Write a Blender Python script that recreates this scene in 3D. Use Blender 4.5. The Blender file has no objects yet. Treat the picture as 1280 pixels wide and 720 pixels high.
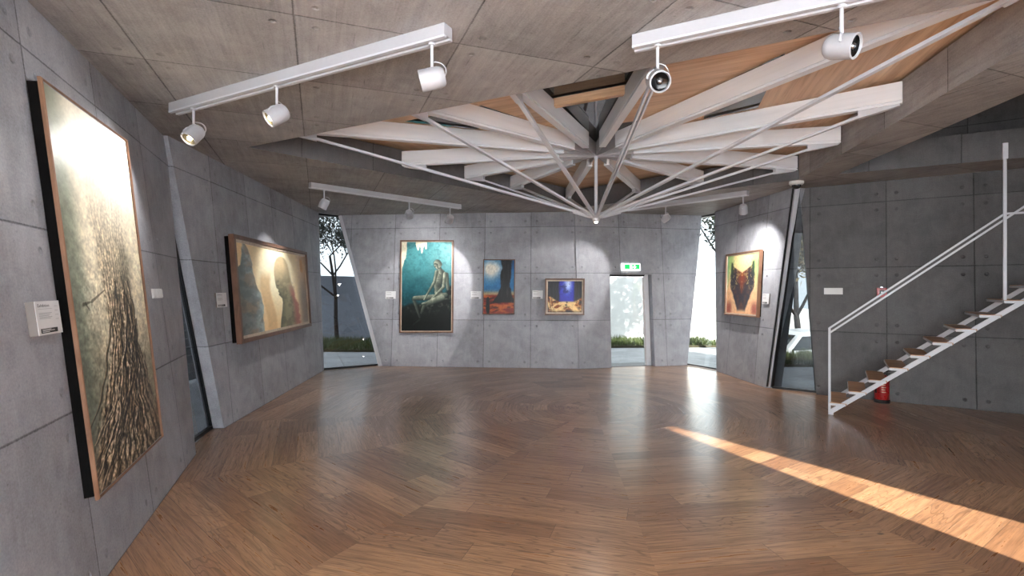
import bpy, bmesh, math, random
import numpy as np
from mathutils import Vector, Matrix
from mathutils.geometry import tessellate_polygon

random.seed(7)
rng = np.random.default_rng(11)
SC = bpy.context.scene
COL = SC.collection
EYE = 1.7
H = 3.35            # underside of the concrete ceiling slab
SLAB = 0.38
F = 640.0
CAM = Vector((0, 0, EYE))

# ------------------------------------------------------------------ helpers
def lin(c):
    return tuple(((v / 12.92) if v <= 0.04045 else ((v + 0.055) / 1.055) ** 2.4) for v in c)

def rgb(r, g, b):
    return lin((r / 255, g / 255, b / 255))

def ray(px, py):
    return Vector(((px - 640) / F, 1.0, (360 - py) / F))

def on_z(px, py, z):
    d = ray(px, py)
    return CAM + d * ((z - EYE) / d.z)

def V(*a):
    return Vector(a)

class MB:
    def __init__(s):
        s.v = []; s.f = []; s.uv = []; s.smooth = False
    def add(s, vs, fs, uvs=None):
        b = len(s.v)
        s.v += [Vector(p) for p in vs]
        for k, f in enumerate(fs):
            s.f.append([b + i for i in f])
            s.uv.append(uvs[k] if uvs else None)
        return s
    def box(s, o, ax, ay, az):
        """box from corner o with edge vectors ax, ay, az"""
        o = Vector(o); ax = Vector(ax); ay = Vector(ay); az = Vector(az)
        vs = [o, o + ax, o + ax + ay, o + ay, o + az, o + ax + az, o + ax + ay + az, o + ay + az]
        fs = [(3, 2, 1, 0), (4, 5, 6, 7), (0, 1, 5, 4), (1, 2, 6, 5), (2, 3, 7, 6), (3, 0, 4, 7)]
        if ax.cross(ay).dot(az) < 0:
            fs = [tuple(reversed(f)) for f in fs]
        return s.add(vs, fs)
    def cbox(s, c, sx, sy, sz):
        return s.box((c[0] - sx / 2, c[1] - sy / 2, c[2] - sz / 2), (sx, 0, 0), (0, sy, 0), (0, 0, sz))
    def bar(s, a, b, w, h, up=(0, 0, 1)):
        """rectangular bar from a to b: width w sideways, height h along up"""
        a = Vector(a); b = Vector(b); d = (b - a)
        dn = d.normalized(); up = Vector(up)
        side = dn.cross(up)
        if side.length < 1e-5:
            side = dn.cross(Vector((1, 0, 0)))
        side.normalize(); upv = side.cross(dn).normalized()
        return s.box(a - side * w / 2 - upv * h / 2, d, side * w, upv * h)
    def tube(s, pts, radii, n=10, cap=True):
        pts = [Vector(p) for p in pts]
        if not isinstance(radii, (list, tuple)):
            radii = [radii] * len(pts)
        rings = []; prev = None; b = len(s.v); vs = []
        for i, p in enumerate(pts):
            if i == 0: t = pts[1] - p
            elif i == len(pts) - 1: t = p - pts[i - 1]
            else: t = (pts[i + 1] - p).normalized() + (p - pts[i - 1]).normalized()
            t.normalize()
            if prev is None:
                x = t.orthogonal().normalized()
            else:
                x = (prev - t * prev.dot(t))
                x = x.normalized() if x.length > 1e-6 else t.orthogonal().normalized()
            prev = x; y = t.cross(x)
            for k in range(n):
                a = 2 * math.pi * k / n
                vs.append(p + (x * math.cos(a) + y * math.sin(a)) * radii[i])
        fs = []
        for i in range(len(pts) - 1):
            for k in range(n):
                k2 = (k + 1) % n
                fs.append((i * n + k, i * n + k2, (i + 1) * n + k2, (i + 1) * n + k))
        if cap:
            fs.append(tuple(reversed(range(n))))
            fs.append(tuple(range((len(pts) - 1) * n, len(pts) * n)))
        return s.add(vs, fs)
    def lathe(s, prof, n=24, M=None):
        """profile of (r, z) about z, transformed by M"""
        vs = []; fs = []
        for r, z in prof:
            for k in range(n):
                a = 2 * math.pi * k / n
                vs.append(Vector((r * math.cos(a), r * math.sin(a), z)))
        for i in range(len(prof) - 1):
            for k in range(n):
                k2 = (k + 1) % n
                fs.append((i * n + k, i * n + k2, (i + 1) * n + k2, (i + 1) * n + k))
        if M is not None:
            vs = [M @ v for v in vs]
        return s.add(vs, fs)
    def prism(s, outer, z0, z1, holes=()):
        loops = [list(outer)] + [list(h) for h in holes]
        tris = tessellate_polygon([[Vector((p[0], p[1], 0)) for p in l] for l in loops])
        flat = [p for l in loops for p in l]
        n = len(flat)
        vs = [Vector((p[0], p[1], z0)) for p in flat] + [Vector((p[0], p[1], z1)) for p in flat]
        fs = []
        for t in tris:
            a, b, c = [flat[i] for i in t]
            ccw = (b[0] - a[0]) * (c[1] - a[1]) - (b[1] - a[1]) * (c[0] - a[0]) > 0
            t = tuple(t) if ccw else tuple(reversed(t))
            fs.append(tuple(i + n for i in t)); fs.append(tuple(reversed(t)))
        o = 0
        for l in loops:
            m = len(l)
            for i in range(m):
                j = (i + 1) % m
                fs.append((o + i, o + j, o + j + n, o + i + n))
            o += m
        return s.add(vs, fs)
    def mesh(s, name, mat, origin=(0, 0, 0), smooth=None, recalc=True):
        me = bpy.data.meshes.new(name)
        o = Vector(origin)
        me.from_pydata([tuple(v - o) for v in s.v], [], s.f)
        if any(u is not None for u in s.uv):
            lay = me.uv_layers.new(name='UVMap')
            for p, uv in zip(me.polygons, s.uv):
                if uv is None: continue
                for li, c in zip(p.loop_indices, uv):
                    lay.data[li].uv = c
        if recalc:
            bm = bmesh.new(); bm.from_mesh(me)
            bmesh.ops.recalc_face_normals(bm, faces=bm.faces[:])
            bm.to_mesh(me); bm.free()
        if mat is not None:
            for m in (mat if isinstance(mat, (list, tuple)) else [mat]):
                me.materials.append(m)
        if smooth or (smooth is None and s.smooth):
            for p in me.polygons: p.use_smooth = True
        return me
    def build(s, name, mat, parent=None, origin=None, smooth=None, bevel=0.0, recalc=True):
        if origin is None:
            origin = parent_origin(parent) if parent is not None else base_of(s.v)
        me = s.mesh(name, mat, origin, smooth, recalc)
        o = bpy.data.objects.new(name, me); COL.objects.link(o)
        if parent is not None:
            o.parent = parent
            po = parent_origin(parent)
            o.location = Vector(origin) - po
        else:
            o.location = origin
        if bevel:
            m = o.modifiers.new('bevel', 'BEVEL'); m.width = bevel; m.segments = 2
            m.limit_method = 'ANGLE'; m.angle_limit = math.radians(40)
        return o

def base_of(vs):
    n = len(vs)
    return Vector((sum(v.x for v in vs) / n, sum(v.y for v in vs) / n, min(v.z for v in vs)))

def parent_origin(p):
    loc = Vector(p.location)
    if p.parent is not None:
        loc = loc + parent_origin(p.parent)
    return loc

def tag(o, label=None, cat=None, group=None, kind=None):
    if label: o['label'] = label
    if cat: o['category'] = cat
    if group: o['group'] = group
    if kind: o['kind'] = kind
    return o

def thing(name, loc, label, cat, group=None, kind=None):
    o = bpy.data.objects.new(name, None); COL.objects.link(o)
    o.empty_display_size = 0.1
    o.location = loc
    return tag(o, label, cat, group, kind)

# ------------------------------------------------------------------ materials
class NT:
    def __init__(s, name):
        s.m = bpy.data.materials.new(name); s.m.use_nodes = True
        s.t = s.m.node_tree; s.t.nodes.clear()
        s.out = s.t.nodes.new('ShaderNodeOutputMaterial')
    def n(s, typ, **kw):
        nd = s.t.nodes.new(typ)
        for k, v in kw.items(): setattr(nd, k, v)
        return nd
    def put(s, sock, v):
        if v is None: return
        if hasattr(v, 'is_output') or isinstance(v, bpy.types.NodeSocket):
            s.t.links.new(v, sock)
        else:
            if isinstance(v, (tuple, list)) and sock.type == 'RGBA' and len(v) == 3: v = (*v, 1)
            sock.default_value = v
    def math(s, op, a, b=None, c=None, clamp=False):
        nd = s.n('ShaderNodeMath', operation=op); nd.use_clamp = clamp
        s.put(nd.inputs[0], a); s.put(nd.inputs[1], b)
        if c is not None: s.put(nd.inputs[2], c)
        return nd.outputs[0]
    def mapr(s, v, a, b, c=0.0, d=1.0, smooth=False):
        nd = s.n('ShaderNodeMapRange')
        if smooth: nd.interpolation_type = 'SMOOTHSTEP'
        s.put(nd.inputs[0], v)
        for i, x in zip((1, 2, 3, 4), (a, b, c, d)): s.put(nd.inputs[i], x)
        return nd.outputs[0]
    def mix(s, f, a, b, mode='MIX'):
        nd = s.n('ShaderNodeMix', data_type='RGBA', blend_type=mode)
        s.put(nd.inputs[0], f); s.put(nd.inputs[6], a); s.put(nd.inputs[7], b)
        return nd.outputs[2]
    def noise(s, vec, scale, detail=3, rough=0.55, dist=0.0, dim='3D'):
        nd = s.n('ShaderNodeTexNoise', noise_dimensions=dim)
        if vec is not None: s.put(nd.inputs['Vector'], vec)
        nd.inputs['Scale'].default_value = scale; nd.inputs['Detail'].default_value = detail
        nd.inputs['Roughness'].default_value = rough; nd.inputs['Distortion'].default_value = dist
        return nd.outputs['Fac']
    def white(s, vec):
        nd = s.n('ShaderNodeTexWhiteNoise', noise_dimensions='3D'); s.put(nd.inputs['Vector'], vec)
        return nd.outputs['Value']
    def comb(s, x=0.0, y=0.0, z=0.0):
        nd = s.n('ShaderNodeCombineXYZ')
        s.put(nd.inputs[0], x); s.put(nd.inputs[1], y); s.put(nd.inputs[2], z)
        return nd.outputs[0]
    def sep(s, v):
        nd = s.n('ShaderNodeSeparateXYZ'); s.put(nd.inputs[0], v); return nd.outputs
    def coord(s, which='Object'):
        return s.n('ShaderNodeTexCoord').outputs[which]
    def bump(s, h, strength=0.3, dist=0.01):
        nd = s.n('ShaderNodeBump'); s.put(nd.inputs['Height'], h)
        nd.inputs['Strength'].default_value = strength; nd.inputs['Distance'].default_value = dist
        return nd.outputs[0]
    def bsdf(s, col, rough=0.5, metal=0.0, spec=0.5, normal=None, **kw):
        nd = s.n('ShaderNodeBsdfPrincipled')
        s.put(nd.inputs['Base Color'], col); s.put(nd.inputs['Roughness'], rough)
        s.put(nd.inputs['Metallic'], metal); s.put(nd.inputs['Specular IOR Level'], spec)
        if normal is not None: s.put(nd.inputs['Normal'], normal)
        for k, v in kw.items(): s.put(nd.inputs[k], v)
        s.t.links.new(nd.outputs[0], s.out.inputs[0])
        return nd
    def grey(s, v):
        return s.comb(v, v, v)

def scale_col(t, col, fac):
    nd = t.n('ShaderNodeVectorMath', operation='SCALE')
    t.put(nd.inputs[0], col if not isinstance(col, tuple) else col[:3]); t.put(nd.inputs['Scale'], fac)
    return nd.outputs[0]

def mat_concrete(name, base, pw=1.01, ph=1.01, streak=False, seams=True, holes=True):
    t = NT(name)
    uv = t.coord('UV') if seams else t.coord('Object')
    x, y, z = t.sep(uv)
    # large cloudy mottling, trowel scuffs, fine grain
    vec = t.comb(x, y, z)
    big = t.noise(vec, 0.9, 4, 0.6, 0.4)
    mid = t.noise(vec, 5.0, 5, 0.65, 0.8)
    fine = t.noise(vec, 70.0, 3, 0.7)
    if streak:
        sv = t.comb(t.math('MULTIPLY', x, 1.1), t.math('MULTIPLY', y, 17.0), 3.0)
        st = t.noise(sv, 1.3, 5, 0.7, 0.6)
    else:
        sv = t.comb(t.math('MULTIPLY', x, 9.0), t.math('MULTIPLY', y, 1.6), 5.0)
        st = t.noise(sv, 1.4, 4, 0.65, 1.2)
    f = t.math('ADD', t.mapr(big, 0.3, 0.7, -0.16, 0.16), t.mapr(mid, 0.3, 0.7, -0.10, 0.10))
    f = t.math('ADD', f, t.mapr(fine, 0.3, 0.7, -0.11, 0.11))
    f = t.math('ADD', f, t.mapr(st, 0.3, 0.7, -0.13, 0.13) if streak else t.mapr(st, 0.3, 0.7, -0.06, 0.06))
    pores = t.mapr(t.noise(vec, 34.0, 1, 0.4), 0.70, 0.76, 0.0, -0.14)
    f = t.math('ADD', f, pores)
    if streak:
        # dark dashes left by the boards of the formwork
        dash = t.mapr(t.noise(t.comb(t.math('MULTIPLY', x, 3.0), t.math('MULTIPLY', y, 40.0), 1.0), 1.0, 2, 0.5, 0.3), 0.68, 0.76, 0.0, -0.22)
        f = t.math('ADD', f, dash)
    h = t.math('MULTIPLY', fine, 0.10)
    h = t.math('ADD', h, t.math('MULTIPLY', mid, 0.25))
    if seams:
        px_ = t.math('FLOOR', t.math('DIVIDE', x, pw)); py_ = t.math('FLOOR', t.math('DIVIDE', y, ph))
        tone = t.white(t.comb(px_, py_, 2.0))
        f = t.math('ADD', f, t.mapr(tone, 0, 1, -0.10, 0.10))
        du = t.math('PINGPONG', x, pw / 2); dv = t.math('PINGPONG', y, ph / 2)
        dm = t.math('MINIMUM', du, dv)
        wob = t.math('ADD', dm, t.mapr(fine, 0.3, 0.7, -0.0015, 0.0015))
        seam = t.mapr(wob, 0.003, 0.0075, 1.0, 0.0)
        f = t.math('SUBTRACT', f, t.math('MULTIPLY', seam, 0.42))
        h = t.math('SUBTRACT', h, t.math('MULTIPLY', seam, 1.0))
        if holes:
            a = t.math('SUBTRACT', du, 0.125); b = t.math('SUBTRACT', dv, 0.125)
            r = t.math('SQRT', t.math('ADD', t.math('MULTIPLY', a, a), t.math('MULTIPLY', b, b)))
            hole = t.mapr(r, 0.010, 0.026, 1.0, 0.0, True)
            rim = t.mapr(t.math('ABSOLUTE', t.math('SUBTRACT', r, 0.024)), 0.0, 0.006, 1.0, 0.0, True)
            h = t.math('SUBTRACT', h, t.math('MULTIPLY', hole, 3.0))
            f = t.math('SUBTRACT', f, t.math('MULTIPLY', hole, 0.12))
            f = t.math('SUBTRACT', f, t.math('MULTIPLY', rim, 0.10))
    fac = t.math('ADD', t.math('MULTIPLY', f, 1.35), 1.0)
    col = scale_col(t, base, fac)
    t.bsdf(col, 0.62, 0.0, 0.35, t.bump(h, 0.55, 0.008))
    return t.m

def mat_plain(name, col, rough=0.5, metal=0.0, spec=0.5, var=0.04, nscale=30.0, bump=0.03, emit=None, estr=0.0):
    t = NT(name)
    nz = t.noise(t.coord('Object'), nscale, 3, 0.6)
    c = scale_col(t, col, t.mapr(nz, 0.3, 0.7, 1 - var, 1 + var))
    kw = {}
    if emit is not None:
        kw = {'Emission Color': emit, 'Emission Strength': estr}
    t.bsdf(c, t.mapr(nz, 0.3, 0.7, max(rough - 0.04, 0.02), rough + 0.04), metal, spec, t.bump(nz, bump, 0.002) if bump else None, **kw)
    return t.m

def mat_floor():
    t = NT('oak_plank_floor')
    u, v, _ = t.sep(t.coord('UV'))
    W, L = 0.215, 1.7
    k = t.math('FLOOR', t.math('DIVIDE', t.math('ADD', u, 50.0), 100.0))
    row = t.math('FLOOR', t.math('DIVIDE', v, W))
    rr = t.white(t.comb(row, k, 3.3))
    u2 = t.math('ADD', u, t.math('MULTIPLY', rr, 7.0))
    bd = t.math('FLOOR', t.math('DIVIDE', u2, L))
    idr = t.white(t.comb(row, bd, k))
    idr2 = t.white(t.comb(bd, row, t.math('ADD', k, 40.0)))
    off = t.math('MULTIPLY', idr, 60.0)
    # long grain
    gv = t.comb(t.math('ADD', t.math('MULTIPLY', u, 1.7), off), t.math('ADD', t.math('MULTIPLY', v, 34.0), off), idr2)
    g1 = t.noise(gv, 1.0, 5, 0.65, 0.35)
    gv2 = t.comb(t.math('ADD', t.math('MULTIPLY', u, 5.0), off), t.math('MULTIPLY', v, 150.0), idr)
    g2 = t.noise(gv2, 1.0, 3, 0.6, 0.1)
    # cathedral figure: contour lines of a stretched noise
    cv = t.comb(t.math('ADD', t.math('MULTIPLY', u, 1.1), off), t.math('ADD', t.math('MULTIPLY', v, 6.5), off), idr2)
    c0 = t.noise(cv, 1.0, 2, 0.5, 0.2)
    ring = t.math('PINGPONG', t.math('MULTIPLY', c0, 13.0), 0.5)
    line = t.mapr(ring, 0.0, 0.16, 1.0, 0.0, True)
    # knots
    kn = t.n('ShaderNodeTexVoronoi', feature='F1'); t.put(kn.inputs['Vector'], t.comb(t.math('MULTIPLY', u, 0.9), t.math('MULTIPLY', v, 2.0), 0.0))
    kn.inputs['Scale'].default_value = 1.0
    knot = t.mapr(kn.outputs['Distance'], 0.012, 0.035, 1.0, 0.0, True)
    A = rgb(140, 98, 68); B = rgb(192, 148, 110); D = rgb(80, 52, 34)
    base = t.mix(t.mapr(idr, 0, 1, 0.05, 0.95), A, B)
    base = t.mix(t.mapr(g1, 0.42, 0.72, 0.0, 0.62), base, D)
    base = t.mix(t.mapr(g2, 0.50, 0.68, 0.0, 0.55), base, D)
    base = t.mix(t.math('MULTIPLY', line, t.mapr(idr2, 0.35, 0.8, 0.0, 0.55)), base, D)
    base = t.mix(t.math('MULTIPLY', knot, 0.85), base, rgb(35, 24, 17))
    e1 = t.math('PINGPONG', v, W / 2); e2 = t.math('PINGPONG', u2, L / 2)
    j = t.mapr(t.math('MINIMUM', e1, e2), 0.0008, 0.0024, 1.0, 0.0)
    base = t.mix(t.math('MULTIPLY', j, 0.75), base, rgb(48, 32, 22))
    hgt = t.math('SUBTRACT', t.math('MULTIPLY', g2, -0.2), t.math('MULTIPLY', j, 1.0))
    rough = t.math('ADD', t.mapr(g1, 0.35, 0.7, 0.27, 0.37), t.math('MULTIPLY', line, 0.05))
    t.bsdf(base, rough, 0.0, 0.5, t.bump(hgt, 0.12, 0.003), **{'Coat Weight': 0.7, 'Coat Roughness': 0.24, 'Coat IOR': 1.6})
    return t.m

def mat_wood(name, A, B, D, along='u', rough=0.45, scale=1.0, gstr=0.6, coord='UV'):
    """grain runs along the first coordinate"""
    t = NT(name)
    x, y, z = t.sep(t.coord(coord))
    if coord == 'UV':
        g1 = t.noise(t.comb(t.math('MULTIPLY', x, 0.9 * scale), t.math('MULTIPLY', y, 22.0 * scale), 0.0), 1.0, 5, 0.65, 0.5)
        g0 = t.noise(t.comb(t.math('MULTIPLY', x, 0.5 * scale), t.math('MULTIPLY', y, 5.0 * scale), 7.0), 1.0, 3, 0.5, 0.8)
    else:
        g1 = t.noise(t.comb(t.math('MULTIPLY', x, 12.0 * scale), t.math('MULTIPLY', y, 12.0 * scale), t.math('MULTIPLY', z, 3.0 * scale)), 1.0, 5, 0.65, 0.8)
        g0 = t.noise(t.comb(x, y, z), 2.0 * scale, 3, 0.5, 0.8)
    c = t.mix(t.mapr(g0, 0.35, 0.65), A, B)
    c = t.mix(t.mapr(g1, 0.45, 0.75, 0.0, gstr), c, D)
    t.bsdf(c, rough, 0.0, 0.4, t.bump(g1, 0.08, 0.003))
    return t.m

def mat_glass(name='clear_glass', tint=(0.93, 0.97, 0.96)):
    t = NT(name)
    tr = t.n('ShaderNodeBsdfTransparent'); tr.inputs[0].default_value = (*tint, 1)
    gl = t.n('ShaderNodeBsdfGlossy'); gl.inputs['Roughness'].default_value = 0.0
    ge = t.n('ShaderNodeNewGeometry'); dp = t.n('ShaderNodeVectorMath', operation='DOT_PRODUCT')
    t.put(dp.inputs[0], ge.outputs['Incoming']); t.put(dp.inputs[1], ge.outputs['Normal'])
    c = t.math('SUBTRACT', 1.0, t.math('ABSOLUTE', dp.outputs['Value']), clamp=True)
    fres = t.math('ADD', t.math('MULTIPLY', t.math('POWER', c, 5.0), 0.9), 0.04)
    sp = t.mapr(t.noise(t.coord('Object'), 3.0, 2), 0, 1, 0.95, 1.05)
    mx = t.n('ShaderNodeMixShader')
    t.put(mx.inputs[0], t.math('MULTIPLY', fres, sp, clamp=True))
    t.t.links.new(tr.outputs[0], mx.inputs[1]); t.t.links.new(gl.outputs[0], mx.inputs[2])
    t.t.links.new(mx.outputs[0], t.out.inputs[0])
    return t.m

def mat_paint(name, rough=0.38, bump=0.15):
    t = NT(name)
    a = t.n('ShaderNodeVertexColor', layer_name='paint')
    nz = t.noise(t.coord('Object'), 160.0, 3, 0.6)
    t.bsdf(a.outputs[0], rough, 0.0, 0.3, t.bump(nz, bump, 0.002))
    return t.m

def mat_leaf(name, c1, c2):
    t = NT(name)
    nz = t.noise(t.coord('Object'), 2.5, 3)
    c = t.mix(t.mapr(nz, 0.35, 0.65), c1, c2)
    t.bsdf(c, 0.55, 0.0, 0.3)
    return t.m

WARM = rgb(131, 127, 126)
M = {}
M['concrete'] = mat_concrete('cast_concrete_wall', rgb(149, 150, 156))
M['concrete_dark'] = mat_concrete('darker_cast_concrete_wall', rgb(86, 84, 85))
M['concrete_ceiling'] = mat_concrete('board_marked_concrete_ceiling', rgb(151, 147, 145), 1.03, 1.03, streak=True)
M['concrete_plain'] = mat_concrete('plain_concrete', rgb(150, 147, 147), seams=False)
M['plaster'] = mat_plain('white_gallery_plaster', rgb(228, 226, 223), 0.8, 0.0, 0.2, 0.02, 8.0, 0.05)
M['floor'] = mat_floor()
M['white_steel'] = mat_plain('white_powder_coated_steel', rgb(198, 200, 206), 0.38, 0.0, 0.5, 0.02)
M['lamp_shell'] = mat_plain('pale_grey_lamp_shell', rgb(172, 172, 177), 0.4, 0.0, 0.5, 0.02)
M['grey_steel'] = mat_plain('pale_grey_steel', rgb(176, 172, 174), 0.42, 0.25, 0.5, 0.03)
M['black'] = mat_plain('black_metal', rgb(22, 22, 24), 0.35, 0.3, 0.5, 0.05)
M['white_wood'] = mat_wood('white_painted_timber', rgb(236, 240, 246), rgb(244, 247, 251), rgb(208, 211, 216), gstr=0.28, rough=0.5)
M['deck'] = mat_wood('warm_oak_roof_boards', rgb(212, 176, 142), rgb(230, 200, 168), rgb(160, 120, 90), gstr=0.65, rough=0.42)
M['tread'] = mat_wood('brown_oak_tread', rgb(166, 122, 86), rgb(192, 146, 106), rgb(96, 64, 44), gstr=0.7, rough=0.4, coord='UV')
M['frame_copper'] = mat_wood('copper_brown_frame_wood', rgb(112, 80, 60), rgb(132, 98, 76), rgb(76, 52, 40), coord='Object', rough=0.35)
M['frame_brown'] = mat_wood('brown_frame_wood', rgb(98, 72, 58), rgb(118, 88, 72), rgb(62, 44, 36), coord='Object', rough=0.38)
M['frame_pale'] = mat_wood('pale_frame_lining', rgb(182, 162, 142), rgb(198, 180, 160), rgb(140, 120, 102), coord='Object', rough=0.4)
M['frame_shadow'] = mat_plain('black_shadow_back', rgb(9, 8, 8), 0.85, 0.0, 0.1)  # black stands in for the shadow behind the pictures
M['glass'] = mat_glass()
M['glass_grey'] = mat_glass('grey_solar_glass', (0.50, 0.53, 0.54))
M['glass_mid'] = mat_glass('pale_grey_solar_glass', (0.66, 0.69, 0.70))
M['tinted'] = mat_plain('dark_tinted_glass', rgb(38, 40, 42), 0.03, 0.0, 0.9, 0.02, 2.0, 0.0)
M['paint'] = mat_paint('oil_paint')
M['paint_gloss'] = mat_paint('varnished_relief_paint', 0.42, 0.5)
M['paper'] = mat_plain('white_placard_card', rgb(226, 226, 227), 0.5, 0.0, 0.4, 0.015)
M['paper_side'] = mat_plain('grey_placard_edge', rgb(120, 114, 110), 0.5)
M['ink'] = mat_plain('black_ink', rgb(28, 28, 30), 0.6)
M['ink_pale'] = mat_plain('grey_ink', rgb(150, 150, 152), 0.6)
M['plastic'] = mat_plain('white_plastic', rgb(224, 224, 224), 0.35, 0.0, 0.5, 0.01)
M['red'] = mat_plain('red_enamel', rgb(150, 18, 20), 0.3, 0.0, 0.5, 0.04)
M['sign_white'] = mat_plain('backlit_white_sign', rgb(240, 245, 240), 0.4, emit=(0.9, 1.0, 0.92), estr=0.5)
M['sign_green'] = mat_plain('backlit_green_sign', rgb(20, 160, 80), 0.4, emit=rgb(20, 170, 85), estr=0.35)
M['lens'] = mat_plain('lamp_reflector', rgb(205, 190, 150), 0.16, 0.9, 0.5, 0.15, 60.0, 0.4)
M['bulb'] = mat_plain('glowing_bulb', rgb(255, 240, 210), 0.4, emit=(1.0, 0.88, 0.66), estr=6.0)
M['dark_lens'] = mat_plain('dark_lamp_reflector', rgb(26, 26, 27), 0.12, 0.6, 0.6, 0.3, 50.0, 0.4)
M['paving'] = mat_concrete('pale_paving_slabs', rgb(134, 134, 138), 0.9, 0.9, holes=False)
M['asphalt'] = mat_plain('grey_asphalt', rgb(110, 110, 112), 0.85, 0.0, 0.2, 0.12, 60.0, 0.3)
M['render_white'] = mat_plain('white_rendered_wall', rgb(226, 224, 222), 0.8, 0.0, 0.2, 0.03, 6.0, 0.1)
M['render_shaded'] = mat_plain('shade_toned_rendered_wall', rgb(120, 123, 132), 0.85, 0.0, 0.2, 0.05, 8.0, 0.15)  # shaded stretch of the garden wall, shade put into the colour
M['bark'] = mat_plain('dark_bark', rgb(46, 40, 38), 0.9, 0.0, 0.2, 0.25, 14.0, 0.6)
M['leaf_dark'] = mat_leaf('dark_green_leaves', rgb(22, 25, 18), rgb(36, 40, 27))
M['leaf_gold'] = mat_leaf('golden_leaves', rgb(92, 78, 44), rgb(120, 104, 66))
M['grass'] = mat_leaf('lawn_grass', rgb(52, 62, 32), rgb(72, 82, 44))
M['soil'] = mat_plain('dark_soil', rgb(62, 58, 44), 0.95, 0.0, 0.1, 0.2, 20.0, 0.4)
M['car_white'] = mat_plain('white_car_paint', rgb(225, 226, 228), 0.2, 0.0, 0.6, 0.01, 5.0, 0.0)
M['car_glass'] = mat_plain('dark_car_glass', rgb(30, 34, 38), 0.05, 0.0, 0.8, 0.02, 5.0, 0.0)
M['fence'] = mat_plain('dark_screen_slats', rgb(52, 53, 58), 0.7, 0.0, 0.3, 0.1, 12.0, 0.1)
M['rubber'] = mat_plain('black_rubber', rgb(24, 24, 25), 0.8)
M['chrome'] = mat_plain('chrome', rgb(200, 200, 204), 0.12, 1.0, 0.5, 0.02, 5.0, 0.0)

# ------------------------------------------------------------------ walls
class Wall:
    """inclined wall plane: a floor line p0->p1 and a lean outwards over the height"""
    def __init__(s, p0, p1, lean, inward):
        s.p0 = Vector((p0[0], p0[1], 0)); d = Vector((p1[0] - p0[0], p1[1] - p0[1], 0))
        s.len = d.length; s.d = d.normalized()
        n = Vector((-s.d.y, s.d.x, 0))
        c = Vector((inward[0], inward[1], 0)) - s.p0
        if n.dot(c) < 0: n = -n
        s.n2 = n; s.k = lean / H
        s.N = (n + Vector((0, 0, s.k))).normalized()
        s.up = (Vector((0, 0, 1)) - n * s.k)
    def P(s, u, z, o=0.0):
        return s.p0 + s.d * u + s.up * z + s.N * o
    def uz(s, px, py, o=0.0):
        r = ray(px, py); q = s.P(0, 0, o)
        tt = (q - CAM).dot(s.N) / r.dot(s.N)
        h = CAM + r * tt
        z = h.z - s.N.z * o
        u = (h - s.P(0, z, o)).dot(s.d)
        return u, z
    def slab(s, name, poly, th, mat, uref=0.0, label=None, zref=0.0, ext=None):
        """prism of the wall polygon (u, z), thickness th outwards"""
        mb = MB(); n = len(poly)
        inn = [s.P(u, z) for u, z in poly]; out = [s.P(u, z) - s.n2 * th for u, z in poly]
        tris = tessellate_polygon([[Vector((u, z, 0)) for u, z in poly]])
        uvp = [(u - uref, z - zref) for u, z in poly]
        fs = [tuple(t) for t in tris]; uvs = [[uvp[i] for i in t] for t in tris]
        fs += [tuple(i + n for i in t) for t in tris]; uvs += [[uvp[i] for i in t] for t in tris]
        for i in range(n):
            j = (i + 1) % n
            fs.append((i, j, j + n, i + n))
            # sides: seams only where they come round the corner
            uvs.append([(0.3, uvp[i][1]), (0.3, uvp[j][1]), (0.3 + th, uvp[j][1]), (0.3 + th, uvp[i][1])])
        mb.add(inn + out, fs, uvs)
        o = mb.build(name, mat)
        tag(o, label, None, None, 'structure')
        return o
    def box(s, mb, u0, u1, z0, z1, o0, o1):
        c = [s.P(u, z, o) for o in (o0, o1) for (u, z) in ((u0, z0), (u1, z0), (u1, z1), (u0, z1))]
        mb.add(c, [(0, 1, 2, 3), (7, 6, 5, 4), (0, 4, 5, 1), (1, 5, 6, 2), (2, 6, 7, 3), (3, 7, 4, 0)])
        return mb

MID = (0.5, 5.0)
L1 = Wall((-2.384, 3.02), (-3.228, 5.23), 0.40, MID)
L2 = Wall((-3.487, 6.20), (-3.878, 10.56), 0.30, MID)
BL = Wall((-2.82, 11.14), (1.411, 10.75), 0.33, MID)
BR = Wall((1.411, 10.75), (3.85, 11.25), 0.32, MID)
R1 = Wall((4.17, 10.56), (4.311, 8.704), 0.28, MID)
R2 = Wall((4.857, 8.18), (6.886, 6.886), 0.22, MID)
R3 = Wall((3.7, 1.1), (9.0, 4.0), 0.25, MID)
R4 = Wall((3.0, -2.5), (3.7, 1.1), 0.0, MID)
RB = Wall((-2.6, -2.5), (3.0, -2.5), 0.0, MID)
L0 = Wall((-1.882, 1.65), (-2.6, -2.5), 0.0, MID)
T = 0.28

def edge(w, top, bot):
    """edge of a wall from its two ends in the picture, run out to ceiling and floor"""
    a = w.uz(*top); b = w.uz(*bot)
    f = lambda z: b[0] + (a[0] - b[0]) * (z - b[1]) / (a[1] - b[1])
    return (f(H), H), (f(0.0), 0.0)

# wall_left
l1t, l1b = edge(L1, (207, 175), (245, 568))
uL1s = (Vector((-1.882, 1.65, 0)) - L1.p0).dot(L1.d)
seam = L1.uz(125, 720)[0]
L1.slab('wall_left', [(uL1s, 0), l1b, l1t, (uL1s - 0.05, H)], T, M['concrete'], seam)
# wall_left_far
l2nt, l2nb = edge(L2, (211, 178), (280, 535.5))
l2ft, l2fb = edge(L2, (398, 262), (405, 463))
seam2 = L2.uz(321, 400)[0]
L2.slab('wall_left_far', [l2nb, l2fb, l2ft, l2nt], 0.2, M['concrete'], seam2)
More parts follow.
